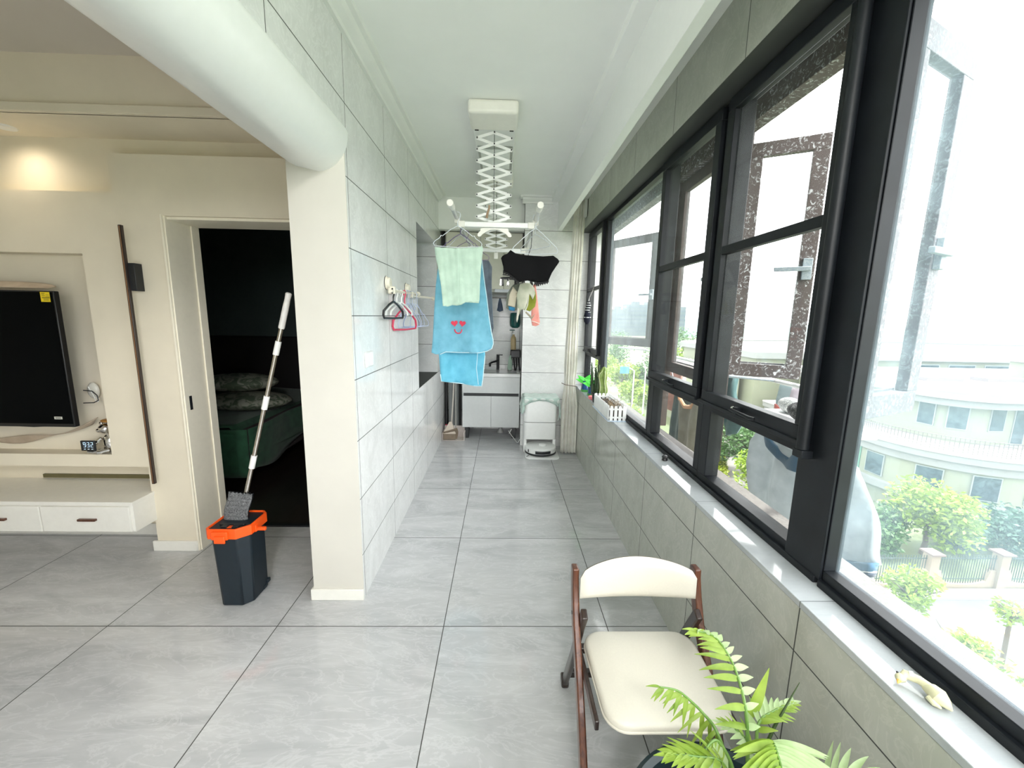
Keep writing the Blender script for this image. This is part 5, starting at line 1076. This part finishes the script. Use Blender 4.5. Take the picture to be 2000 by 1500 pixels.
# ------------------------------------------------------------ ground and street
G = -11.5
gm, nt, bs = new('grass_ground'); f = noise_f(nt, pos(nt), .25, 6); nt.links.new(ramp(nt, f, .35, .65, (.10, .13, .07), (.14, .165, .09)), bs.inputs['Base Color']); bs.inputs['Roughness'].default_value = 1
mb = MB(); mb.add([(-60, -300, G), (900, -300, G), (900, 900, G), (-60, 900, G)], [(0, 1, 2, 3)]); o = struct('ground', mb, gm, smooth=False)
asph = plain('asphalt', (0.087, 0.090, 0.099), .9, var=.08, scale=2); pave = plain('pavement', (0.180, 0.173, 0.165), .9, var=.08, scale=1); kerb = plain('pale_kerb', (.2, .2, .2), .8)
struct('road', MB().box(2, 120, 11.2, 17.0, G, G+.03), asph, smooth=False)
struct('road_marking', MB().box(2, 120, 14.9, 15.03, G+.03, G+.04), plain('road_yellow', (.55, .42, .10), .8), smooth=False)
struct('kerb', MB().box(2, 120, 17.0, 17.2, G, G+.14), kerb, smooth=False)
struct('pavement', MB().box(2, 120, 17.2, 17.75, G, G+.1), pave, smooth=False)
mb = MB(); mb.prism([(14, 22), (16.2, 22), (24.5, 40), (40, 95), (36, 95), (22.6, 41)], 2, G, G+.05); struct('side_street', mb, pave, smooth=False)
hed = leafm('hedge_leaves', (.10, .19, .02), (.24, .34, .03), 3)
def leafcloud(mb, c, rad, n, s_, seed, lobes=9):
    rnd = random.Random(seed); cen = []
    for i in range(lobes):
        d = Vector((rnd.uniform(-1, 1), rnd.uniform(-1, 1), rnd.uniform(-.8, 1)));
        if d.length > 1: d.normalize()
        cen.append((Vector(c)+Vector((d.x*rad[0]*.55, d.y*rad[1]*.55, d.z*rad[2]*.55)), rnd.uniform(.38, .6)))
    for i in range(n):
        p0, q = cen[rnd.randrange(lobes)]; d = Vector((rnd.gauss(0, 1), rnd.gauss(0, 1), rnd.gauss(0, 1))).normalized()*(rnd.random()**.35)
        p = p0+Vector((d.x*rad[0]*q, d.y*rad[1]*q, d.z*rad[2]*q))
        a = Vector((rnd.uniform(-1, 1), rnd.uniform(-1, 1), rnd.uniform(-.6, .6))).normalized(); b2 = a.cross(Vector((rnd.uniform(-1, 1), rnd.uniform(-1, 1), rnd.uniform(-1, 1)))).normalized()
        L = s_*rnd.uniform(.6, 1.3); a *= L; b2 *= L*.45
        mb.add([p-a, p-b2, p+a, p+b2], [(0, 1, 2, 3)])
lf_a = leafm('yellow_green_leaves', (0.111, 0.196, 0.014), (0.238, 0.340, 0.025), 1.5, .3); lf_b = leafm('mid_green_leaves', (0.036, 0.099, 0.027), (0.081, 0.162, 0.049), 1.5, .3); lf_c = leafm('blue_green_leaves', (0.027, 0.081, 0.050), (0.054, 0.126, 0.081), 1.5, .3)
bark = plain('bark', (.10, .08, .06), .9)
def tree(label, c, rad, mat, n=1600, s_=.16, seed=1, group='trees outside', thin=False):
    base = (c[0], c[1], G); t = thing('tree', label, 'tree', base, 0, group)
    rnd = random.Random(seed); top = Vector(c)+Vector((0, 0, rad*.1)); mb = MB()
    tr = .03*rad+.05
    mb.tube([base, (c[0]+.1, c[1], (G+c[2]-rad*.5)*.5), (c[0], c[1], c[2]-rad*.45), tuple(top)], [tr*1.3, tr, tr*.8, tr*.3], 8)
    for i in range(6):
        a = rnd.random()*6.3; s0_ = Vector((c[0], c[1], c[2]-rad*.45)); e = Vector(c)+Vector((math.cos(a)*rad*.7, math.sin(a)*rad*.7, rnd.uniform(-.1, .6)*rad)); mb.tube([s0_, s0_.lerp(e, .5)+Vector((0, 0, rad*.1)), e], [tr*.5, tr*.35, tr*.1], 5)
    mb.build('trunk', bark, t)
    mb = MB(); leafcloud(mb, c, (rad, rad, rad*.85), n, s_, seed, 14); mb.build('foliage', mat, t, smooth=False)
tree('broad yellow green tree with a visible forked trunk behind the garden fence', (24.2, 20.9, -8.9), 2.4, lf_a, 4500, .15, 3)
tree('bluish green tree right of the broad yellow green one behind the fence', (29.4, 21.2, -10.1), 1.8, lf_c, 2500, .15, 5)
tree('small dark green tree left of the broad yellow green one behind the fence', (21.6, 20.9, -10.4), 1.35, lf_b, 1800, .13, 7)
tree('slim green tree against the pale wall, left of the broad yellow green one', (22.6, 21.4, -9.6), 1.2, lf_b, 1300, .12, 8)
tree('low dark green tree half hidden behind the broad yellow green one', (26.8, 21.6, -10.3), 1.6, lf_c, 1800, .14, 9)
tree('nearest bright green street tree beside the hanging white sleeve', (13.3, 11.5, -6.95), .95, lf_a, 1500, .085, 11)
tree('bright lime street tree lowest in the large near window', (12.4, 9.2, -7.15), 1.05, lf_a, 1900, .085, 12)
tree('lime street tree at the right edge of the large near window, lower one', (12.9, 8.0, -7.5), .75, lf_a, 1200, .08, 13)
tree('sparse young street tree over the asphalt at the right edge', (16.3, 11.2, -7.5), .6, lf_a, 260, .09, 14)
for i, (c, r_, m_) in enumerate((((21.0, 32.6, -8.6), 2.4, lf_b), ((23.0, 38.5, -9.4), 2.4, lf_b), ((19.4, 28.6, -9.6), 1.9, lf_a), ((22.6, 30.2, -9.2), 2.0, lf_c), ((18.6, 34.0, -9.8), 1.6, lf_b))):
    tree(['large green tree of the garden grove, the one above the white shirt', 'green tree farthest back in the garden grove', 'yellow green tree nearest in the garden grove', 'blue green tree of the garden grove touching the pale building', 'small green tree at the left edge of the garden grove'][i], c, r_, m_, 2200, .17, 20+i, 'garden grove')
for i, (c, r_, m_) in enumerate((((17.7, 59, -6.6), 2.6, lf_a), ((21, 61, -6.8), 3.0, lf_b), ((17.4, 53.5, -8.2), 2.3, lf_a), ((18.9, 50.6, -8.4), 2.2, lf_a), ((22.5, 79.4, -5.9), 3.4, lf_b), ((31, 79.2, -5.6), 3.8, lf_b), ((29, 68, -5.2), 3.2, lf_a), ((27, 95, -4.5), 4.5, lf_b), ((41, 92, -3.6), 5, lf_b), ((14.4, 44, -9.2), 1.6, lf_a), ((17.5, 70, -6.4), 2.8, lf_a))):
    tree(['avenue tree seen through the dusty window, %s' % w for w in ('middle one by the blue road sign', 'darker one behind the sign', 'low yellow green one in front', 'lower right one by the lamp post', 'dark one far left', 'dark one at the right post', 'tall yellow green one behind the brown post', 'far one near the towers', 'farthest one to the right', 'nearest lowest one', 'mid distance pale one')][i], c, r_, m_, 1300, .24, 40+i, 'avenue trees')
# hedge strip
mb = MB(); rnd = random.Random(5)
for i in range(2600):
    t = rnd.random(); x = 15.0+7.5*t+rnd.uniform(-.4, .4); y = 25.2+14.5*t+rnd.uniform(-.3, .3); z = G+rnd.uniform(.1, .8)
    a = Vector((rnd.uniform(-1, 1), rnd.uniform(-1, 1), rnd.uniform(0, 1)))*.16; b2 = a.cross(Vector((rnd.uniform(-1, 1), .3, 1)))*.6; p = Vector((x, y, z)); mb.add([p-a, p-b2, p+a, p+b2], [(0, 1, 2, 3)])
o = mb.build('hedge', leafm('lime_hedge', (.12, .17, .004), (.20, .24, .01), 3), smooth=False); tag(o, 'low lime green hedge strip along the side street', 'hedge', kind='stuff')
# fence with pillars and curved walls
stone = plain('cream_stone', (0.210, 0.173, 0.128), .8, var=.05, scale=2); stoned = plain('reddish_cap_stone', (0.126, 0.098, 0.087), .8)
fw = thing('garden_wall', 'cream street wall with scooped curves under dark railings', 'wall', (24, 18, G))
PX = [14.3, 17.85, 21.4, 24.97, 28.5, 32.1, 35.6]
for i in range(len(PX)-1):
    a, b = PX[i]+.2, PX[i+1]-.2; pts = [(a, G)]; n = 20
    for k in range(n+1):
        u = k/n; h = .95 if u < .12 or u > .88 else .18+.77*(abs(2*(u-.12)/.76-1))**2.2 if False else .22+.73*(1-math.sqrt(max(0, 1-(abs(2*u-1))**2.6)))*1.0
        pts.append((a+(b-a)*u, G+h))
    pts.append((b, G)); MB().prism(pts, 1, 17.9, 18.12).build('scooped_panel', stone, fw, smooth=False)
fr_ = thing('railing', 'dark vertical bar railing standing on the scooped street wall', 'railing', (24, 18, G))
for i in range(len(PX)-1):
    mb = MB(); x = PX[i]+.3
    while x < PX[i+1]-.25: mb.box(x-.012, x+.012, 17.99, 18.015, G+.2, G+1.75); x += .13
    for z in (.45, 1.55): mb.box(PX[i]+.2, PX[i+1]-.2, 17.985, 18.02, G+z, G+z+.04)
    mb.build('rail_panel', plain('dark_green_iron', (.03, .05, .045), .6), fr_, smooth=False)
pn = ['cream gate pillar at the left end of the street wall', 'second cream pillar of the street wall, behind the leaves', 'cream pillar left of the scooped panel in the large window', 'cream pillar right of the scooped panel in the large window', 'cream pillar at the far right of the street wall', 'cream pillar beyond the window edge of the street wall', 'last cream pillar of the street wall']
p0 = None
for i, x in enumerate(PX):
    if p0 is None:
        p0 = thing('fence_pillar', pn[0], 'pillar', (x, 18.0, G), 0, 'pillars of the street wall')
        MB().box(-.22, .22, -.22, .22, 0, 1.85).build('shaft', stone, p0, local=True, smooth=False); MB().box(-.33, .33, -.33, .33, 1.85, 1.93).build('cap', stoned, p0, local=True, smooth=False)
        MB().lathe([(.30, 1.93), (.05, 2.03)], (0, 0, 0), 4).build('cap_top', stoned, p0, local=True, smooth=False)
    else: dup(p0, (x, 18.0, G), None, pn[i])
# ------------------------------------------------------------ curved public building
def foot(r, n=14, x1=60, y1=41, rc_=5.6):   # rounded corner footprint, r = inset
    cx, cyy = 33.0, 28.4; R_ = rc_-r; pts = [(cx-R_, y1)]
    for k in range(n+1): a = R(180+90*k/n); pts.append((cx+R_*math.cos(a), cyy+R_*math.sin(a)))
    pts.append((x1, cyy-R_)); pts.append((x1, y1)); return pts
bl = thing('curved_building', 'pale green and cream building with a rounded corner, balcony railing and flat roof', 'building', (36, 32, G))
cw = plain('cream_render', (0.184, 0.200, 0.141), .85, var=.04, scale=.5); lg = plain('light_grey_stone', (0.178, 0.186, 0.178), .8, var=.05, scale=.6); rf = plain('white_roof_membrane', (0.280, 0.273, 0.273), .8, var=.04, scale=.4); mint_ = plain('mint_render', (0.088, 0.216, 0.152), .8)
MB().prism(foot(.30), 2, G, -10.2).build('base_storey', cw, bl, smooth=False)
MB().prism(foot(-.15), 2, -10.2, -9.75).build('lower_ledge', lg, bl, smooth=False)
MB().prism(foot(.30), 2, -9.75, -7.35).build('lower_storey', cw, bl, smooth=False)
MB().prism(foot(.05), 2, -7.75, -7.2).build('balcony_fascia', lg, bl, smooth=False); MB().prism(foot(-.15), 2, -7.2, -6.62).build('balcony_slab', lg, bl, smooth=False); MB().prism(foot(-.22), 2, -6.75, -6.60).build('balcony_coping', rf, bl, smooth=False)
MB().prism(foot(3.4), 2, -6.6, -3.9).build('upper_storey', cw, bl, smooth=False)
MB().prism(foot(2.4), 2, -3.95, -3.45).build('roof_fascia', lg, bl, smooth=False); MB().prism(foot(2.1), 2, -3.45, -3.30).build('roof_coping', rf, bl, smooth=False); MB().prism(foot(2.2), 2, -3.30, -2.95).build('roof_edge', lg, bl, smooth=False); MB().prism(foot(2.5), 2, -2.99, -2.93).build('roof_deck', rf, bl, smooth=False)
for x0, x1, y0, y1 in ((33.5, 36.5, 31, 32.2), (38.5, 42, 31, 32.3)): MB().box(x0, x1, y0, y1, -2.93, -2.65).build('roof_plinth', plain('rosy_concrete', (.14, .12, .12), .8), bl, smooth=False)
hut = MB().box(42.5, 46.5, 30.2, 33, -2.93, -1.4).build('roof_hut', cw, bl, smooth=False); MB().box(42.2, 46.8, 30, 33.2, -1.4, -1.25).build('hut_roof', rf, hut, smooth=False); MB().box(43.0, 44.4, 30.18, 30.21, -2.7, -1.7).build('hut_window', plain('grey_glass_far', (.06, .08, .10), .2), hut, smooth=False)
wg = stained('reflecting_window', (0.019, 0.036, 0.047), (0.058, 0.091, 0.104), .42, .6, 1.2, .15); wfm = plain('pale_window_frame', (.22, .25, .24), .6)
def onfoot(r, s_):
    p = foot(r, 24); L = 0; i = 1   # s measured from the start of the arc
    for i in range(1, len(p)-2):
        a, b = Vector(p[i]), Vector(p[i+1]); l = (b-a).length
        if L+l >= s_: d = (b-a).normalized(); return a+d*(s_-L), d
        L += l
    return a, d
def win(r, s_, w_, z0, z1, mat=None, fr=True):
    if s_ < 0:
        p = Vector((33.0-(5.6-r), 28.4-s_)); d = Vector((0, -1))
    else: p, d = onfoot(r, s_)
    nrm = Vector((d.y, -d.x)); 
    if nrm.dot(Vector((-1, -1))) < 0: nrm = -nrm
    ang = math.atan2(d.y, d.x); Mx = Matrix.Translation((p.x, p.y, 0)) @ Matrix.Rotation(ang, 4, 'Z'); yo = -.06 if (Matrix.Rotation(ang, 2) @ Vector((0, -1))).dot(nrm) > 0 else .06
    if fr:
        f_ = MB().mark(); f_.box(-w_/2-.06, w_/2+.06, min(0, yo), max(0, yo), z0-.06, z1+.06); f_.xf(Mx); f_ = f_.build('window', wfm, bl, smooth=False)
        MB().mark().box(-w_/2, w_/2, min(yo*.5, yo*1.3), max(yo*.5, yo*1.3), z0, z1).xf(Mx).build('pane', wg, f_, smooth=False)
    else: MB().mark().box(-w_/2, w_/2, min(0, yo), max(0, yo), z0, z1).xf(Mx).build('mint_panel', mat, bl, smooth=False)
for s_ in (-13, -9.5, -5.5, .2, 3.3, 5.9, 8.6, 11.5, 14.5, 17.5): win(.30, s_, 1.25 if s_ > 0 else .7, -9.45, -7.95)
for s_ in (-11.2, -6.8, -1.4): win(.30, s_, .8, -9.6, -7.8, mint_, False)
for s_ in (-9, -6, -3, .3, 1.9, 4.2, 7.2, 10.5): win(3.4, s_, .95, -5.6, -4.1)
win(3.4, 5.8, .8, -6.5, -4.1); win(3.4, 12.5, .8, -6.5, -4.1); win(3.4, -4.4, .7, -6.4, -4.1, mint_, False)
bp = foot(.15, 40); rl_ = MB(); rl2 = MB(); irn = plain('bronze_railing', (.10, .09, .08), .6)
path = [Vector((bp[0][0], 34))]+[Vector(q) for q in bp[1:-3]]+[Vector((44, bp[-3][1]))]
for a, b in zip(path, path[1:]):
    L = (b-a).length; n = max(1, int(L/.16))
    for k in range(n):
        p = a.lerp(b, k/n); rl_.box(p.x-.012, p.x+.012, p.y-.012, p.y+.012, -6.6, -5.62)
for z in (-5.62, -5.85): rl2.tube([(p.x, p.y, z) for p in path], .022, 4)
rl_.build('railing_bars', irn, bl, smooth=False); rl2.build('railing_handrail', irn, bl)
b2_ = thing('long_hall_building', 'long pale flat roofed building with a row of windows behind the curved one', 'building', (50, 44, G))
MB().box(27, 75, 42.5, 60, G, -2.4).build('body', cw, b2_, smooth=False); MB().box(26.5, 75.5, 42, 60.5, -2.4, -1.75).build('roof_fascia', lg, b2_, smooth=False); MB().box(26.6, 75.4, 42.2, 60.4, -1.76, -1.60).build('roof', rf, b2_, smooth=False)
for i in range(7):
    f_ = MB().box(44+4*i, 47+4*i, 42.44, 42.52, -3.6, -2.75).build('window', wfm, b2_, smooth=False); MB().box(44.1+4*i, 46.9+4*i, 42.42, 42.46, -3.5, -2.85).build('pane', wg, f_, smooth=False)
mb = MB().tube([(27+45*i/20, 52+4*math.sin(i/20*PI), -1.0) for i in range(21)], .16, 6); mb.build('roof_pipe', lg, b2_)
b3 = thing('low_wing_building', 'low cream wing with pinkish terrace left of the curved building', 'building', (24, 50, G))
MB().box(22.5, 26.3, 44, 62, G, -4.4).build('body', cw, b3, smooth=False); MB().box(22.2, 26.5, 43.8, 62, -4.4, -4.0).build('parapet', plain('rosy_parapet', (.14, .12, .12), .8), b3, smooth=False)
# street lamps, sign
lm = thing('street_lamp', 'tall white street lamp left of the first brown post in the dusty window', 'street lamp', (17.7, 49.4, G), 0, 'street lamps')
MB().tube([(0, 0, 0), (0, 0, 6.6), (-.15, 0, 7.4), (-.6, 0, 7.9), (-1.2, 0, 8.0)], [.09, .06, .05, .045, .04], 8).build('pole', M['wplastic'], lm, local=True); MB().ell((-1.35, 0, 7.95), (.35, .14, .07)).build('lamp_head', M['wplastic'], lm, local=True)
dup(lm, (34.5, 65.2, G), R(20), 'white street lamp seen through the open casement pane')
rsn = thing('road_sign', 'blue road sign on a white arm over the avenue trees', 'sign', (14.4, 44.3, G))
MB().tube([(14.6, 44.3, G), (14.6, 44.3, -4.2), (13.9, 44.3, -3.8)], .07, 8).build('post', M['wplastic'], rsn); MB().box(13.0, 14.0, 44.2, 44.25, -4.5, -3.75).build('panel', plain('sign_blue', (.03, .16, .50), .5), rsn, smooth=False)
# far hills, fields, towers
hm, nt, bs = new('hazy_forested_hills'); f = noise_f(nt, pos(nt), .02, 8); nt.links.new(ramp(nt, f, .35, .65, (.07, .115, .11), (.09, .135, .12)), bs.inputs['Base Color']); bs.inputs['Roughness'].default_value = 1  # distance haze put into the greyed blue-green
mb = MB()
def hill(u, v):
    a = R(-8+112*u); rr = 330+190*v; x, y = rr*math.sin(a), rr*math.cos(a)
    h = (9+6*noise.noise(Vector((a*5, 1, 0)))+3.2*noise.noise(Vector((a*17, 2, 0)))+1.2*noise.noise(Vector((a*60, 2, 0))))*math.sin(PI*min(1, v*1.0)*.5)**.8
    return (x, y, G+h*1.25+1.2*noise.noise(Vector((x*.05, y*.05, 0)))*v)
mb.grid(hill, 260, 14); o = struct('hills', mb, hm)
fld, nt, bs = new('field_green'); f = noise_f(nt, pos(nt), .03, 6); nt.links.new(ramp(nt, f, .4, .6, (.075, .13, .06), (.10, .155, .08)), bs.inputs['Base Color'])
mb = MB(); mb.prism([(70, 75), (150, 60), (300, 130), (210, 280), (90, 260), (50, 140)], 2, G+.02, G+.3); struct('fields', mb, fld, smooth=False)
def tower(label, a_tan, dist, w_, z1, col, tilt=0):
    d = Vector(a_tan).normalized()*dist; t = thing('apartment_tower', label, 'building', (d.x, d.y, G), 0, 'distant apartment towers')
    MB().box(d.x-w_/2, d.x+w_/2, d.y-w_/3, d.y+w_/3, G, z1).build('body', col, t, smooth=False)
    mb = MB(); z = G+3
    while z < z1-1.5: mb.box(d.x-w_/2-.05, d.x+w_/2+.05, d.y-w_/3-.1, d.y+w_/3+.05, z, z+1.2); z += 3
    mb.build('window_bands', plain('tower_window_band', (0.070, 0.091, 0.119), .5), t, smooth=False)
    MB().box(d.x-w_/6, d.x+w_/6, d.y-w_/6, d.y+w_/6, z1, z1+2.2).build('roof_block', col, t, smooth=False)
tcol = plain('hazy_tower_render', (0.105, 0.126, 0.140), .9)  # pale blue of the distance haze put into the base colour
tower('broad pale apartment tower left in the dusty window skyline', (.268, .963), 320, 13, 8, tcol)
tower('tall pale apartment tower in the dusty window skyline', (.305, .952), 330, 16, 12, tcol)
tower('second tall pale apartment tower beside the dusty window post', (.345, .938), 350, 14, 14.5, tcol)
tower('bluish apartment tower between the brown posts', (.392, .92), 310, 9, 10, tcol)
tower('bluish apartment tower just left of the dark mullion', (.6487, .761), 320, 10, 10.5, tcol)
